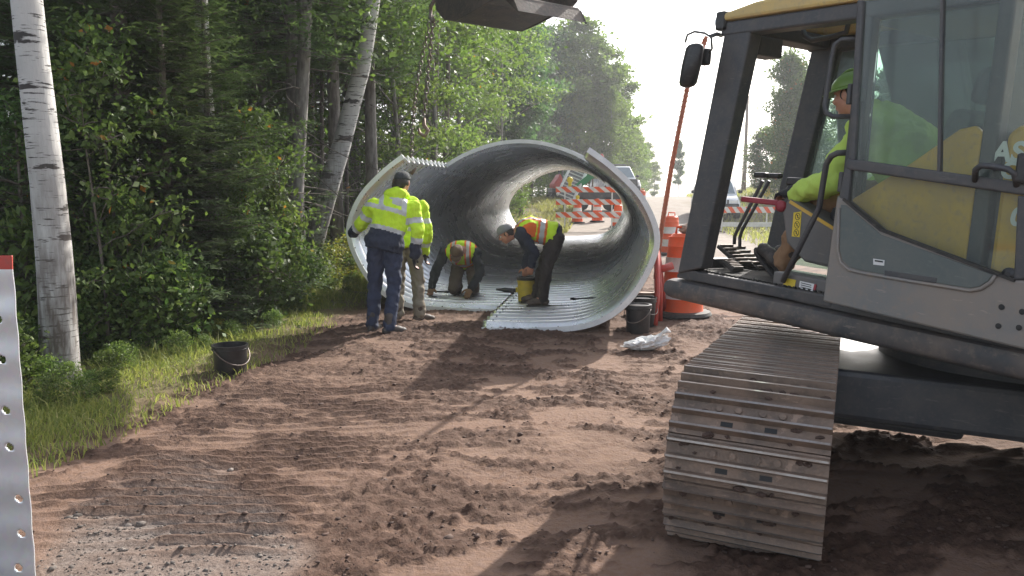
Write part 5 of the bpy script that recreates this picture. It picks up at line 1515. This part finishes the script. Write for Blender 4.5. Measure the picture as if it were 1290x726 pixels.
# one shoe: plate with three grousers and its bolts
sh = MB(); p_ = .184
w2 = TWID / 2
prof = [(-.092, 0), (-.092, .014), (-.084, .016), (-.078, .044), (-.066, .044), (-.058, .018), (-.012, .016), (-.006, .046), (.006, .046), (.012, .016), (.055, .016), (.062, .042), (.074, .042), (.080, .010), (.100, .006), (.100, -.006), (.08, 0)]
sh.prism([(x, -w2, z) for x, z in prof], (0, TWID, 0), 0)
for y in (-.13, -.05, .05, .13):
    for x in (-.035,): sh.lathe([(0, .014), (.016, .014), (.016, .026), (0, .026)], (x, y, 0), 6, 0, True)
for y in (-.09, .09): sh.box((.034, y, .0165), (.022, .050, .002), mi=1)
for x, h in ((-.072, .044), (0, .046), (.068, .042)): sh.box((x, 0, h), (.009, TWID * .985, .003), mi=2)
shoe_me = sh.mesh('track_shoe', [M['shoe'], M['ink'], M['worn_edge']])
bmx = bmesh.new(); bmx.from_mesh(shoe_me); bmesh.ops.recalc_face_normals(bmx, faces=bmx.faces); bmx.to_mesh(shoe_me); bmx.free()
def track(yoff):
    per = 2 * TLEN + 2 * math.pi * TR_; n_ = round(per / .19)
    b = MB()
    pr = [(TLEN / 2 + (TLEN / 2 + (TR_ - .09)) * 0 + (TLEN / 2 if math.cos(a) > 0 else -TLEN / 2) + (TR_ - .1) * math.cos(a), (TR_ - .1) * math.sin(a)) for a in np.linspace(-math.pi, math.pi, 40, endpoint=False)]
    b.prism([(x, yoff - .13, z) for x, z in pr], (0, .26, 0))
    for x in (0, TLEN): b.lathe([(0, -.2), (.2, -.2), (.24, -.14), (.24, .14), (.2, .2), (0, .2)], (x, yoff, 0), 28, 0, True, (0, 1, 0))
    tr = b.build('track', M['dark_grey'], uco, MT, bevel=.01)
    for i in range(n_):
        s = (i + .35) / n_ * per
        if s < TLEN: x, z, ang = s, TR_, 0.0
        elif s < TLEN + math.pi * TR_:
            a = (s - TLEN) / TR_; x, z, ang = TLEN + TR_ * math.sin(a), TR_ * math.cos(a), a
        elif s < 2 * TLEN + math.pi * TR_: x, z, ang = TLEN - (s - TLEN - math.pi * TR_), -TR_, math.pi
        else:
            a = (s - 2 * TLEN - math.pi * TR_) / TR_; x, z, ang = -TR_ * math.sin(a), -TR_ * math.cos(a), math.pi + a
        sag = -.0 if z < TR_ * .99 else -.012 * math.sin(s / TLEN * math.pi)
        m = MT @ Matrix.Translation((x, yoff, z + sag)) @ Matrix.Rotation(ang, 4, 'Y') @ Matrix.Rotation(math.pi, 4, 'Z')
        link_mesh('track_shoe', shoe_me, tr, m)
track(0.0); track(-2.05)
def mud(yoff, n_=420):
    ts = [o for o in bpy.data.objects if o.name.startswith('track') and not o.name.startswith('track_shoe') and o.type == 'MESH' and o.parent is uco]
    shoes = [o for o in ts[0].children]
    P = []; A = []
    for i in range(n_):
        m = MW[shoes[int(rng.integers(0, len(shoes)))].name]; sx_ = (-.036, .032, .09)[int(rng.integers(0, 3))]
        P.append(m @ Vector((sx_ + rng.normal(0, .012), rng.uniform(-.30, .30), .017)))
    b = MB()
    for p in P:
        r = min(rng.lognormal(-4.75, .4), .013); q = [Vector(p)]
        b.ball(p, (r * rng.uniform(1, 2.6), r * rng.uniform(.7, 1.2), r * rng.uniform(.7, 1.2)), 7, 5, rot=np.array(Matrix.Rotation(rng.uniform(-.4, .4) - .36, 3, 'Z')))
    b.v = [tuple(V(v) + rng.normal(0, .0016, 3)) for v in b.v]
    tag(b.build('packed_mud', bpy.data.materials['clod_soil'], ts[0], _I), kind='stuff')
mud(0.0)
# door hinges, steps of hose and grease along the under side
for v in (230, 120):
    hg = MB(); c = cab(1068 + (230 - v) * .1, v, .03); hg.box(c, (.05, .09, .07)); hg.lathe([(0, -.05), (.016, -.05), (.016, .05), (0, .05)], c + V((0, .05, 0)), 10, 0, True); eb(hg, 'door_hinge', M['cab_black'], .006)
for k, (y, r) in enumerate(((-1.10, .018), (-1.13, .016), (-1.60, .016), (-1.64, .016))):
    eb(MB().tube([(-1.5, y, .35), (-1.3, y, .75), (-1.2, y, 1.3), (-1.0, y, 2.0), (-.5, y, 2.9)], r, 8), 'hydraulic_hose', M['rubber'], smooth=True)
# ================================================================== PEOPLE
def remesh(mb, name, voxel, smooth_it=4, disp=0.0, dscale=.12, seed=0):
    me = bpy.data.meshes.new(name); me.from_pydata(mb.v, [], mb.f); me.update()
    bm = bmesh.new(); bm.from_mesh(me); bmesh.ops.recalc_face_normals(bm, faces=bm.faces); bm.to_mesh(me); bm.free()
    o = bpy.data.objects.new(name + '_tmp', me); COL.objects.link(o)
    r = o.modifiers.new('r', 'REMESH'); r.mode = 'VOXEL'; r.voxel_size = voxel
    s = o.modifiers.new('s', 'SMOOTH'); s.factor = .5; s.iterations = smooth_it
    if disp:
        tx = bpy.data.textures.new('folds', 'CLOUDS'); tx.noise_scale = dscale; tx.noise_depth = 2
        d = o.modifiers.new('d', 'DISPLACE'); d.texture = tx; d.strength = disp; d.mid_level = .5; d.texture_coords = 'GLOBAL'
    dg = bpy.context.evaluated_depsgraph_get()
    out = bpy.data.meshes.new_from_object(o.evaluated_get(dg)); out.name = name
    bpy.data.objects.remove(o); bpy.data.meshes.remove(me)
    out.polygons.foreach_set('use_smooth', [True] * len(out.polygons))
    return out

def seg_t(C, a, b):
    a, b = V(a), V(b); d = b - a; t = ((C - a) @ d) / (d @ d)
    q = a + np.clip(t, 0, 1)[:, None] * d
    return t, np.linalg.norm(C - q, axis=1)

def centers(me):
    n = len(me.polygons); c = np.zeros(n * 3, np.float32); me.polygons.foreach_get('center', c); return c.reshape(-1, 3).astype(float)

def torso_rings(J, g=0.0, lo=-.10, hi=1.0, hem=0.0):
    pel, ch, nk = V(J['pelvis']), V(J['chest']), V(J['neck'])
    lh = nrm(V(J['hipR']) - V(J['hipL'])); ls = nrm(V(J['shR']) - V(J['shL']))
    prof = [(-.10, .13, .10), (0.0, .165, .118), (.25, .155, .112), (.50, .170, .125), (.74, .190, .122), (.90, .150, .092), (1.0, .075, .066)]
    rings = []
    for t in sorted(set([lo] + [p[0] for p in prof if lo < p[0] < hi] + [hi])):
        w = np.interp(t, [p[0] for p in prof], [p[1] for p in prof]) + g; d = np.interp(t, [p[0] for p in prof], [p[2] for p in prof]) + g
        if hem and t < .2: w += hem * (.2 - t); d += hem * (.2 - t)
        if t <= .74:
            f = max(t, -.2) / .74; c = pel * (1 - f) + ch * f
            c = c + (pel * .5 + ch * .5 - c) * 0
            ax = nrm(ch - pel)
        else:
            f = (t - .74) / .26; c = ch * (1 - f) + nk * f; ax = nrm(nk - ch) * .6 + nrm(ch - pel) * .4
        lat = nrm(lh * (1 - max(t, 0)) + ls * max(t, 0)); dep = nrm(np.cross(lat, nrm(ax))); lat = np.cross(nrm(ax), dep)
        rings.append([c + lat * w * math.cos(a) * (abs(math.cos(a)) ** -.12 if abs(math.cos(a)) > .05 else 1) + dep * d * math.sin(a) for a in np.linspace(0, 2 * math.pi, 20, endpoint=False)])
    return rings

def add_arm(mb, J, S, g=0.0, to=1.0):
    sh, el, wr = V(J['sh' + S]), V(J['el' + S]), V(J['wr' + S])
    mb.ball(sh, .068 + g, 12, 8); mb.cone(sh, el, .056 + g, .045 + g); mb.cone(el, el + (wr - el) * to, .046 + g, .033 + g)
def add_leg(mb, J, S, g=0.0, to=1.0):
    hp, kn, an = V(J['hip' + S]), V(J['kn' + S]), V(J['an' + S])
    mb.cone(hp, kn, .088 + g, .060 + g); mb.cone(kn, kn + (an - kn) * to, .060 + g, .042 + g * 1.3)
    m_ = kn + (an - kn) * .3; mb.ball(m_, .056 + g, 10, 6)

def add_hand(mb, wr, d, side_, s=1.0, curl=.5, g=0.0):
    """palm, four unequal bent fingers and a thumb; side_ = direction of the thumb side"""
    wr, d = V(wr), nrm(d); t = nrm(V(side_) - d * np.dot(V(side_), d)); pn = np.cross(d, t)
    pc = wr + d * .05 * s
    mb.ball(pc, (.044 * s + g, .020 * s + g, .054 * s + g), 12, 8, rot=np.stack([t, pn, d]).T)
    mb.cone(wr - d * .02, pc, .027 * s + g, .026 * s + g, 8)
    for i, (off, L) in enumerate(((.030, .072), (.010, .082), (-.011, .076), (-.031, .058))):
        p = wr + d * .088 * s + t * off * s; dd = nrm(d + t * off * 2.0); r = .0092 * s + g * .8
        for k, f in enumerate((.45, .32, .23)):
            ang = curl * (.5 + k * .9); q = p + (dd * math.cos(ang) + pn * math.sin(ang)) * L * f * s
            mb.cone(p, q, r, r * .9, 7); p = q; r *= .9
    p = wr + d * .028 * s + t * .036 * s; dd = nrm(d * .62 + t * .75 + pn * .25)
    q = p + dd * .042 * s; mb.cone(p, q, .012 * s + g, .0105 * s + g, 7); mb.cone(q, q + nrm(dd * .6 + d * .6 + pn * .3) * .034 * s, .0105 * s + g, .009 * s + g, 7)

def head_frame(J):
    f = nrm(J['look']); up = nrm(V(J.get('up', (0, 0, 1)))); lat = nrm(np.cross(f, up)); up = np.cross(lat, f)
    return lat, f, up           # right, forward, up
def add_head(mb, J):
    lat, f, up = head_frame(J); c = V(J['head']); Rm = np.stack([lat, f, up]).T
    P = lambda x, y, z: c + lat * x + f * y + up * z
    mb.ball(P(0, -.012, .03), (.077, .095, .090), 20, 14, rot=Rm)
    mb.ball(P(0, .022, -.035), (.062, .070, .078), 18, 12, rot=Rm)
    mb.ball(P(0, .055, -.088), (.030, .028, .024), 12, 8, rot=Rm)          # chin
    mb.ball(P(0, .078, .025), (.052, .016, .014), 12, 8, rot=Rm)           # brow
    mb.tube([P(0, .090, .018), P(0, .108, -.020), P(0, .098, -.034)], [.009, .014, .010], 8)   # nose
    for s in (-1, 1):
        mb.ball(P(s * .014, .093, -.030), .0095, 8, 6)
        mb.ball(P(s * .078, -.005, -.008), (.010, .022, .034), 10, 8, rot=Rm)       # ears
        mb.ball(P(s * .038, .066, -.02), (.022, .02, .024), 10, 8, rot=Rm)
    mb.ball(P(0, .086, -.058), (.025, .012, .007), 10, 6, rot=Rm); mb.ball(P(0, .083, -.068), (.022, .012, .007), 10, 6, rot=Rm)
    mb.cone(V(J['neck']) - up * .03, P(0, -.02, -.06), .060, .054)
    return P

def cap(name, J, m, parent, brim=True, knit=False, hard=False):
    lat, f, up = head_frame(J); c = V(J['head']); P = lambda x, y, z: c + lat * x + f * y + up * z
    b = MB(); rings = []
    g = .022 if hard else .008
    top = .135 if hard else .128
    for h, s in ((.028, 1.0), (.045, 1.01), (.07, .97), (.095, .82), (.112, .62), (top - .008, .36), (top, .06)):
        rings.append([P((.079 + g) * s * math.cos(a), -.010 + (.098 + g) * s * math.sin(a), h + (.006 * math.sin(a) if not hard else 0)) for a in np.linspace(0, 6.283, 26, endpoint=False)])
    b.rings(rings)
    o = b.build(name, m, parent, _I, smooth=True)
    br = MB()
    if hard:
        br.rings([[P((.079 + g + e) * math.cos(a), -.010 + (.098 + g + e + max(math.sin(a), 0) * .035 * (e > .002)) * math.sin(a), h) for a in np.linspace(0, 6.283, 26, endpoint=False)] for e, h in ((0, .034), (.022, .022), (.022, .018), (0, .028))], cap=False)
        br.rings([[P(x, -.01 + (.098 + g) * sgn, .10 + z) for x, z in ()] or [P(math.cos(a) * .008, -.10 + .2 * k, .06 + .085 * math.sin(math.pi * (k * .84 + .08)) + math.sin(a) * .008) for a in np.linspace(0, 6.283, 8, endpoint=False)] for k in np.linspace(0, 1, 9) for sgn in (1,)])
        br.build('brim', m, o, _I, smooth=True)
    elif brim:
        n_ = 12; top_ = [P(x * .072, .082 + .075 * math.sqrt(max(1 - x * x, 0)) , .032 - .018 * (1 - abs(x)) ) for x in np.linspace(-1, 1, n_)]
        bk = [P(x * .074, .062 + .03 * math.sqrt(max(1 - x * x, 0)), .040) for x in np.linspace(-1, 1, n_)]
        for i in range(n_ - 1):
            br.add([bk[i], bk[i + 1], top_[i + 1], top_[i]], [(0, 1, 2, 3)])
        bo = br.build('brim', m, o, _I, smooth=True); sd = bo.modifiers.new('t', 'SOLIDIFY'); sd.thickness = .005
    return o

def boot(parent, an, toe, m, sole=M['rubber'], L=.27):
    an, toe = V(an), nrm(toe); up = V((0, 0, 1)); up = nrm(up - toe * up.dot(toe)); lat = np.cross(toe, up); Rm = np.stack([lat, toe, up]).T
    heel = an - up * .055 - toe * .055
    b = MB(); b.cone(an + up * .10, an - up * .01, .054, .052); b.ball(heel + toe * .02 + up * .005, (.044, .055, .05), 12, 8, rot=Rm)
    b.ball(heel + toe * .125 + up * .01, (.047, .09, .048), 14, 10, rot=Rm); b.ball(heel + toe * .20 - up * .005, (.046, .058, .040), 14, 10, rot=Rm)
    me = remesh(b, 'boot', .010, 3); me.materials.append(m); o = link_mesh('boot', me, parent, _I)
    s = MB(); base = heel - up * .035
    ol = [base + toe * y + lat * x for x, y in ((-.036, -.045), (.036, -.045), (.042, .0), (.038, .08), (.048, .16), (.044, .22), (.02, .258), (-.02, .258), (-.044, .22), (-.048, .16), (-.038, .08), (-.042, 0))]
    s.prism(ol, up * -.022); s.build('sole', sole, o, _I, bevel=.004)
    return o

def person(label, J, top, bottoms, boots, hat, glove=None, short_arm=False, hair=None):
    base = (V(J['anL']) + V(J['anR'])) / 2; base[2] = min(J['anL'][2], J['anR'][2]) - .1
    mb = MB()
    mb.rings(torso_rings(J, -.004)); 
    for S in 'LR':
        add_arm(mb, J, S, -.002); add_leg(mb, J, S, -.004)
        an, toe = V(J['an' + S]), nrm(J['toe' + S]); mb.cone(an, an - V((0, 0, .04)) + toe * .1, .036, .03)
        add_hand(mb, J['wr' + S], J['hd' + S], J['th' + S], 1.0, J.get('curl', .55), .0015)
    P = add_head(mb, J)
    me = remesh(mb, 'person', .0068, 2)
    # origin at the feet
    vv = np.zeros(len(me.vertices) * 3, np.float32); me.vertices.foreach_get('co', vv); vv = vv.reshape(-1, 3) - base.astype(np.float32); me.vertices.foreach_set('co', vv.ravel()); me.update()
    me.materials.append(M['skin'])
    o = link_mesh('person', me, None, Matrix.Translation(Vector(base))); tag(o, label, 'person')
    for s in (-1, 1):
        MB().ball(P(s * .033, .077, .004), .0125, 10, 8).build('eye', M['sticker_white'], o, _I, smooth=True)
        MB().ball(P(s * .033, .0855, .003), .006, 8, 6).build('iris', M['ink'], o, _I, smooth=True)
    if hair is not None:
        lat, f, up = head_frame(J); hb = MB()
        for y, x, z, r in ((-.06, 0, -.005, (.078, .055, .062)), (-.02, .07, .0, (.014, .05, .04)), (-.02, -.07, .0, (.014, .05, .04)), (-.065, 0, -.045, (.06, .042, .035))):
            hb.ball(P(x, y, z), r, 14, 10, rot=np.stack([lat, f, up]).T)
        hb.build('hair', hair, o, _I, smooth=True)
    # trousers
    tb = MB(); tb.rings(torso_rings(J, .012, -.12, .22))
    for S in 'LR': add_leg(tb, J, S, .020, 1.0)
    me = remesh(tb, 'trousers', .012, 3, .050, .075); me.materials.append(bottoms); link_mesh('trousers', me, o, _I)
    for S in 'LR': boot(o, J['an' + S], J['toe' + S], boots)
    top(o, J)
    hat(o)
    if glove:
        for S in 'LR':
            gb = MB(); wr, el = V(J['wr' + S]), V(J['el' + S]); add_hand(gb, wr, J['hd' + S], J['th' + S], 1.04, J.get('curl', .55), .0038); gb.cone(wr + (el - wr) * .22, wr, .042, .038)
            me = remesh(gb, 'glove', .0055, 2); me.materials.append(glove); link_mesh('glove', me, o, _I)
    return o

def zoned(me, J, rules, mats):
    """material slots by where a face lies on the garment"""
    C = centers(me)
    tt, dt = seg_t(C, J['pelvis'], J['neck']); ls = nrm(V(J['shR']) - V(J['shL'])); lat = (C - V(J['chest'])) @ ls
    best = dt - .13; which = np.zeros(len(C), int); tv = tt.copy()
    for k, (a, b) in enumerate((('shL', 'elL'), ('elL', 'wrL'), ('shR', 'elR'), ('elR', 'wrR'))):
        t, d = seg_t(C, J[a], J[b]); d = d - .055; use = (d < best) & ((k % 2 == 1) | (t > .18)); best = np.where(use, d, best); which = np.where(use, 1 + k % 2, which); tv = np.where(use, t, tv)
    mi = rules(which, tv, lat, C)
    for m in mats: me.materials.append(m)
    me.polygons.foreach_set('material_index', mi.astype(np.int32))

def jacket(mats, rules, hood=None, g=.034, hem=.12, lo=-.14, disp=.055):
    def f(o, J):
        b = MB(); b.rings(torso_rings(J, g, lo, .97, hem))
        for S in 'LR': add_arm(b, J, S, .026, .97)
        b.cone(J['chest'] + (V(J['neck']) - V(J['chest'])) * .8, V(J['neck']) + V((0, 0, .02)), .10, .075)
        me = remesh(b, 'jacket', .0125, 4, disp, .10); zoned(me, J, rules, mats); link_mesh('jacket', me, o, _I)
        if hood:
            lat, fw, up = head_frame(J); nk = V(J['neck']); hb = MB(); Rm = np.stack([lat, fw, up]).T
            hb.ball(nk - fw * .085 + up * .0, (.135, .075, .075), 16, 10, rot=Rm); hb.ball(nk - fw * .115 - up * .10, (.105, .05, .10), 16, 10, rot=Rm); hb.ball(nk - fw * .12 - up * .19, (.06, .035, .06), 12, 8, rot=Rm)
            for s in (-1, 1): hb.cone(nk - fw * .06 + lat * s * .09 + up * .01, nk + fw * .06 + lat * s * .075 + up * .0, .045, .035)
            me = remesh(hb, 'hood', .0125, 3, .03, .07); C = centers(me); hgt_ = (C - nk) @ up
            me.materials.append(mats[0]); me.materials.append(hood); me.polygons.foreach_set('material_index', (hgt_ < -.045).astype(np.int32)); link_mesh('hood', me, o, _I)
    return f
def vest_and_shirt(shirt, g=.022):
    def f(o, J):
        b = MB(); b.rings(torso_rings(J, g - .004, -.06, .95, .04))
        for S in 'LR': add_arm(b, J, S, .020, .97)
        me = remesh(b, 'shirt', .012, 3, .045, .07); me.materials.append(shirt); link_mesh('shirt', me, o, _I)
        v = MB(); v.rings(torso_rings(J, g + .018, .02, .955, .05))
        for S in 'LR': v.ball(V(J['sh' + S]) * .72 + V(J['chest']) * .28 + (V(J['neck']) - V(J['chest'])) * .12, .082, 12, 8)
        me = remesh(v, 'vest', .011, 4, .028, .08)
        def rules(w, t, lat, C):
            mi = np.zeros(len(C), int); al = np.abs(lat)
            mi[(t > .24) & (t < .47)] = 1; mi[(t > .295) & (t < .415)] = 2
            v_ = (al > .055) & (al < .145) & (t > .40); mi[v_] = 1; mi[(al > .078) & (al < .122) & (t > .42)] = 2
            mi[(al > .195) & (t > .5)] = 1
            return mi
        C = centers(me); tt, _ = seg_t(C, J['pelvis'], J['neck']); ls = nrm(V(J['shR']) - V(J['shL'])); lat = (C - V(J['chest'])) @ ls
        for m in (M['hivis'], M['tape_orange'], M['silver']): me.materials.append(m)
        me.polygons.foreach_set('material_index', rules(None, tt, lat, C).astype(np.int32)); link_mesh('vest', me, o, _I)
    return f

def rules_parka(w, t, lat, C):
    mi = np.zeros(len(C), int); T = w == 0
    mi[T & (t < .24)] = 2; mi[T & (t > .235) & (t < .315)] = 1
    mi[T & (t > .60) & (t < .685)] = 1; mi[T & (t > .66) & (np.abs(np.abs(lat) - .125) < .028)] = 1
    U_ = w == 1; mi[U_ & (t > .42) & (t < .64)] = 1
    L_ = w == 2; mi[L_ & (t > .40)] = 2; mi[L_ & (t > .16) & (t < .42)] = 1
    return mi
def rules_lime(w, t, lat, C):
    mi = np.zeros(len(C), int); T = w == 0
    mi[T & (t > .20) & (t < .28)] = 1; mi[(w == 1) & (t > .45) & (t < .65)] = 1; mi[(w == 2) & (t > .45) & (t < .65)] = 1
    return mi

J = dict(pelvis=(-1.40, 8.80, .98), chest=(-1.31, 8.86, 1.35), neck=(-1.255, 8.92, 1.515), head=(-1.215, 8.985, 1.655), look=(.25, .93, -.12),
         shL=(-1.515, 8.83, 1.40), elL=(-1.68, 8.93, 1.19), wrL=(-1.80, 9.12, 1.09), hdL=(-.5, .8, -.15), thL=(0, 0, 1),
         shR=(-1.085, 8.88, 1.375), elR=(-1.03, 8.80, 1.10), wrR=(-1.075, 8.86, .85), hdR=(-.05, .1, -1), thR=(0, 1, 0),
         hipL=(-1.49, 8.80, .93), knL=(-1.52, 8.86, .52), anL=(-1.545, 8.78, .10), toeL=(.25, .95, 0),
         hipR=(-1.31, 8.79, .93), knR=(-1.30, 8.80, .52), anR=(-1.335, 8.64, .10), toeR=(.85, .5, 0))
person('worker in lime hooded jacket and navy trousers seen from behind, left arm held out', J, jacket([M['hivis'], M['silver'], M['navy']], rules_parka, M['silver']), M['navy_jeans'], M['boot_dark'], lambda o: cap('cap', J, M['cap_dark'], o, brim=False), M['glove_black'], hair=M['hair'])
J = dict(pelvis=(-1.19, 9.50, .97), chest=(-1.20, 9.52, 1.34), neck=(-1.24, 9.56, 1.49), head=(-1.27, 9.62, 1.61), look=(.2, .95, -.2),
         shL=(-1.41, 9.52, 1.38), elL=(-1.45, 9.55, 1.1), wrL=(-1.38, 9.72, .9), hdL=(.2, .7, -.6), thL=(0, 0, 1),
         shR=(-1.00, 9.48, 1.36), elR=(-.935, 9.46, 1.07), wrR=(-.97, 9.56, .83), hdR=(0, .2, -1), thR=(0, 1, 0),
         hipL=(-1.28, 9.5, .93), knL=(-1.30, 9.56, .52), anL=(-1.30, 9.48, .10), toeL=(.1, 1, 0),
         hipR=(-1.11, 9.5, .93), knR=(-1.06, 9.52, .52), anR=(-1.035, 9.44, .10), toeR=(.85, .45, 0))
J = {k: (tuple(V(v) + V((-.07, .05, 0))) if k[:2] in ('pe', 'ch', 'ne', 'he', 'sh', 'el', 'wr', 'hi', 'kn', 'an') else v) for k, v in J.items()}
person('worker in lime jacket and khaki trousers mostly hidden behind the man with the hooded jacket', J, jacket([M['hivis'], M['silver']], rules_lime, None, .03), M['khaki'], M['boot'], lambda o: cap('cap', J, M['cap_brown'], o, brim=False), M['glove_black'], hair=M['hair'])
zf = .135
J = dict(pelvis=(-.66, 11.46, .58), chest=(-.71, 11.14, .74), neck=(-.73, 10.99, .755), head=(-.745, 10.875, .715), look=(-.12, -.72, -.68), up=(0, -.6, .8), curl=.7,
         shL=(-.50, 11.12, .70), elL=(-.44, 11.02, .43), wrL=(-.57, 10.88, .235), hdL=(-.25, -.6, -.5), thL=(-1, 0, .2),
         shR=(-.93, 11.12, .71), elR=(-1.06, 11.08, .46), wrR=(-1.11, 10.98, .25), hdR=(-.1, -.5, -.8), thR=(1, 0, .2),
         hipL=(-.57, 11.47, .55), knL=(-.53, 11.10, zf + .085), anL=(-.55, 11.50, zf + .075), toeL=(0, .75, -.5),
         hipR=(-.75, 11.47, .55), knR=(-.82, 11.08, zf + .085), anR=(-.77, 11.49, zf + .075), toeR=(0, .75, -.5))
person('kneeling worker with brown cap and striped vest bent over the left culvert plate', J, vest_and_shirt(M['charcoal']), M['olive_brown'], M['boot_dark'], lambda o: cap('cap', J, M['cap_brown'], o), M['glove_brown'], hair=M['hair'])
J = dict(pelvis=(.555, 10.18, 1.01), chest=(.20, 10.18, 1.09), neck=(.035, 10.18, 1.075), head=(-.075, 10.17, 1.025), look=(-.80, 0, -.52), up=(-.5, 0, .86), curl=.9,
         shL=(.115, 9.985, 1.035), elL=(.285, 9.965, .80), wrL=(.235, 10.02, .635), hdL=(-.10, .15, -1), thL=(-1, 0, 0),
         shR=(.10, 10.375, 1.035), elR=(.22, 10.41, .78), wrR=(.17, 10.42, .58), hdR=(0, .1, -1), thR=(-1, 0, 0),
         hipL=(.55, 10.07, .98), knL=(.44, 10.05, .60), anL=(.385, 10.03, .225), toeL=(-1, -.12, 0),
         hipR=(.55, 10.29, .98), knR=(.41, 10.34, .60), anR=(.315, 10.36, .225), toeR=(-1, .05, 0))
person('worker in grey cap and striped vest bending forward over the right culvert plate', J, vest_and_shirt(M['navy']), M['dark_brown'], M['boot'], lambda o: cap('cap', J, M['cap_grey'], o), None, hair=M['hair'])

def mw(a, y, u): return P0 + ED * a + EL * y + EU * u
anL = cab(983, 335, -.34); anR = cab(972, 345, -.58)
dv_ = lambda a, y, u: ED * a + EL * y + EU * u
J = dict(pelvis=mw(-1.38, -.47, .76), chest=mw(-1.19, -.47, 1.04), neck=mw(-1.01, -.47, 1.165), head=mw(-.885, -.47, 1.285), look=dv_(.97, .08, -.16), up=EU, curl=.8,
         shL=mw(-1.13, -.25, 1.055), elL=mw(-1.04, -.15, .78), wrL=mw(-.77, -.22, .715), hdL=dv_(1, -.05, .05), thL=dv_(0, -1, .3),
         shR=mw(-1.13, -.69, 1.055), elR=mw(-.96, -.76, .80), wrR=mw(-.70, -.72, .70), hdR=dv_(1, 0, 0), thR=dv_(0, 1, .3),
         hipL=mw(-1.28, -.38, .72), knL=mw(-.82, -.36, .68), anL=mw(anL[0] - .02, -.34, anL[2] + .03), toeL=dv_(.72, 0, .62),
         hipR=mw(-1.28, -.56, .72), knR=mw(-.82, -.58, .68), anR=mw(anR[0] - .03, -.58, anR[2] + .05), toeR=dv_(.9, 0, .3))
person('operator in green hard hat and lime shirt seated in the excavator cab', J, jacket([M['hivis_op']], lambda w, t, lat, C: np.zeros(len(C), int), None, .050, .02, -.04, .06), M['tan'], M['boot_dark'], lambda o: cap('hard_hat', J, M['hat_green'], o, hard=True), M['glove_black'], hair=M['hair'])
# ================================================================== CAMERA AND LIGHT
cam = bpy.data.cameras.new('camera'); co_ = bpy.data.objects.new('camera', cam); COL.objects.link(co_)
cam.sensor_width = 36; cam.lens = 36 * F / 1290; cam.clip_end = 3000; cam.clip_start = .05
co_.location = (0, 0, EYE); co_.rotation_euler = (math.pi / 2 - PITCH, 0, 0)
SC.camera = co_
SUN_AZ, SUN_EL = R(33), R(33)
sd = Vector((math.sin(SUN_AZ) * math.cos(SUN_EL), math.cos(SUN_AZ) * math.cos(SUN_EL), math.sin(SUN_EL)))
sun = bpy.data.lights.new('sun', 'SUN'); sun.energy = 3.8; sun.angle = R(.53); sun.color = (1, .95, .88)
so = bpy.data.objects.new('sun', sun); COL.objects.link(so); so.rotation_euler = sd.to_track_quat('Z', 'Y').to_euler()
w = bpy.data.worlds.new('World'); SC.world = w; w.use_nodes = True
nt = w.node_tree; bg = nt.nodes['Background']
sky = nt.nodes.new('ShaderNodeTexSky'); sky.sky_type = 'NISHITA'; sky.sun_disc = False
sky.sun_elevation = SUN_EL; sky.sun_rotation = SUN_AZ; sky.air_density = 1.0; sky.dust_density = 2.5; sky.ozone_density = 1.0
hs = nt.nodes.new('ShaderNodeHueSaturation'); hs.inputs['Saturation'].default_value = .5
nt.links.new(sky.outputs[0], hs.inputs['Color']); nt.links.new(hs.outputs[0], bg.inputs[0]); bg.inputs[1].default_value = .15
vs = SC.view_settings; vs.view_transform = 'Standard'; vs.look = 'None'; vs.gamma = 1; vs.exposure = 1.14; vs.use_curve_mapping = False
SC.cycles.max_bounces = 8; SC.cycles.diffuse_bounces = 3; SC.cycles.glossy_bounces = 6; SC.cycles.transparent_max_bounces = 16; SC.cycles.transmission_bounces = 4
SC.cycles.caustics_reflective = False; SC.cycles.caustics_refractive = False
SC.cycles.use_guiding = False
SC.cycles.sample_clamp_indirect = 3.0; SC.cycles.sample_clamp_direct = 2.0
try: SC.cycles.use_denoising = True
except Exception: pass

def haze(density, aniso):
    m = bpy.data.materials.new('veil_air'); m.use_nodes = True; n = m.node_tree; n.nodes.clear()
    out = n.nodes.new('ShaderNodeOutputMaterial'); v = n.nodes.new('ShaderNodeVolumePrincipled')
    v.inputs['Color'].default_value = (.93, .95, 1, 1); v.inputs['Density'].default_value = density; v.inputs['Anisotropy'].default_value = aniso
    n.links.new(v.outputs[0], out.inputs['Volume'])
    MB().box((0, 245, 9.5), (880, 750, 30)).build('haze', m)
    tag(bpy.data.objects['haze'], 'thin haze volume added to veil the road and wood', kind='stuff')
haze(.0013, .4)  # added air volume, imitates the tone-lifting veil of lens glare
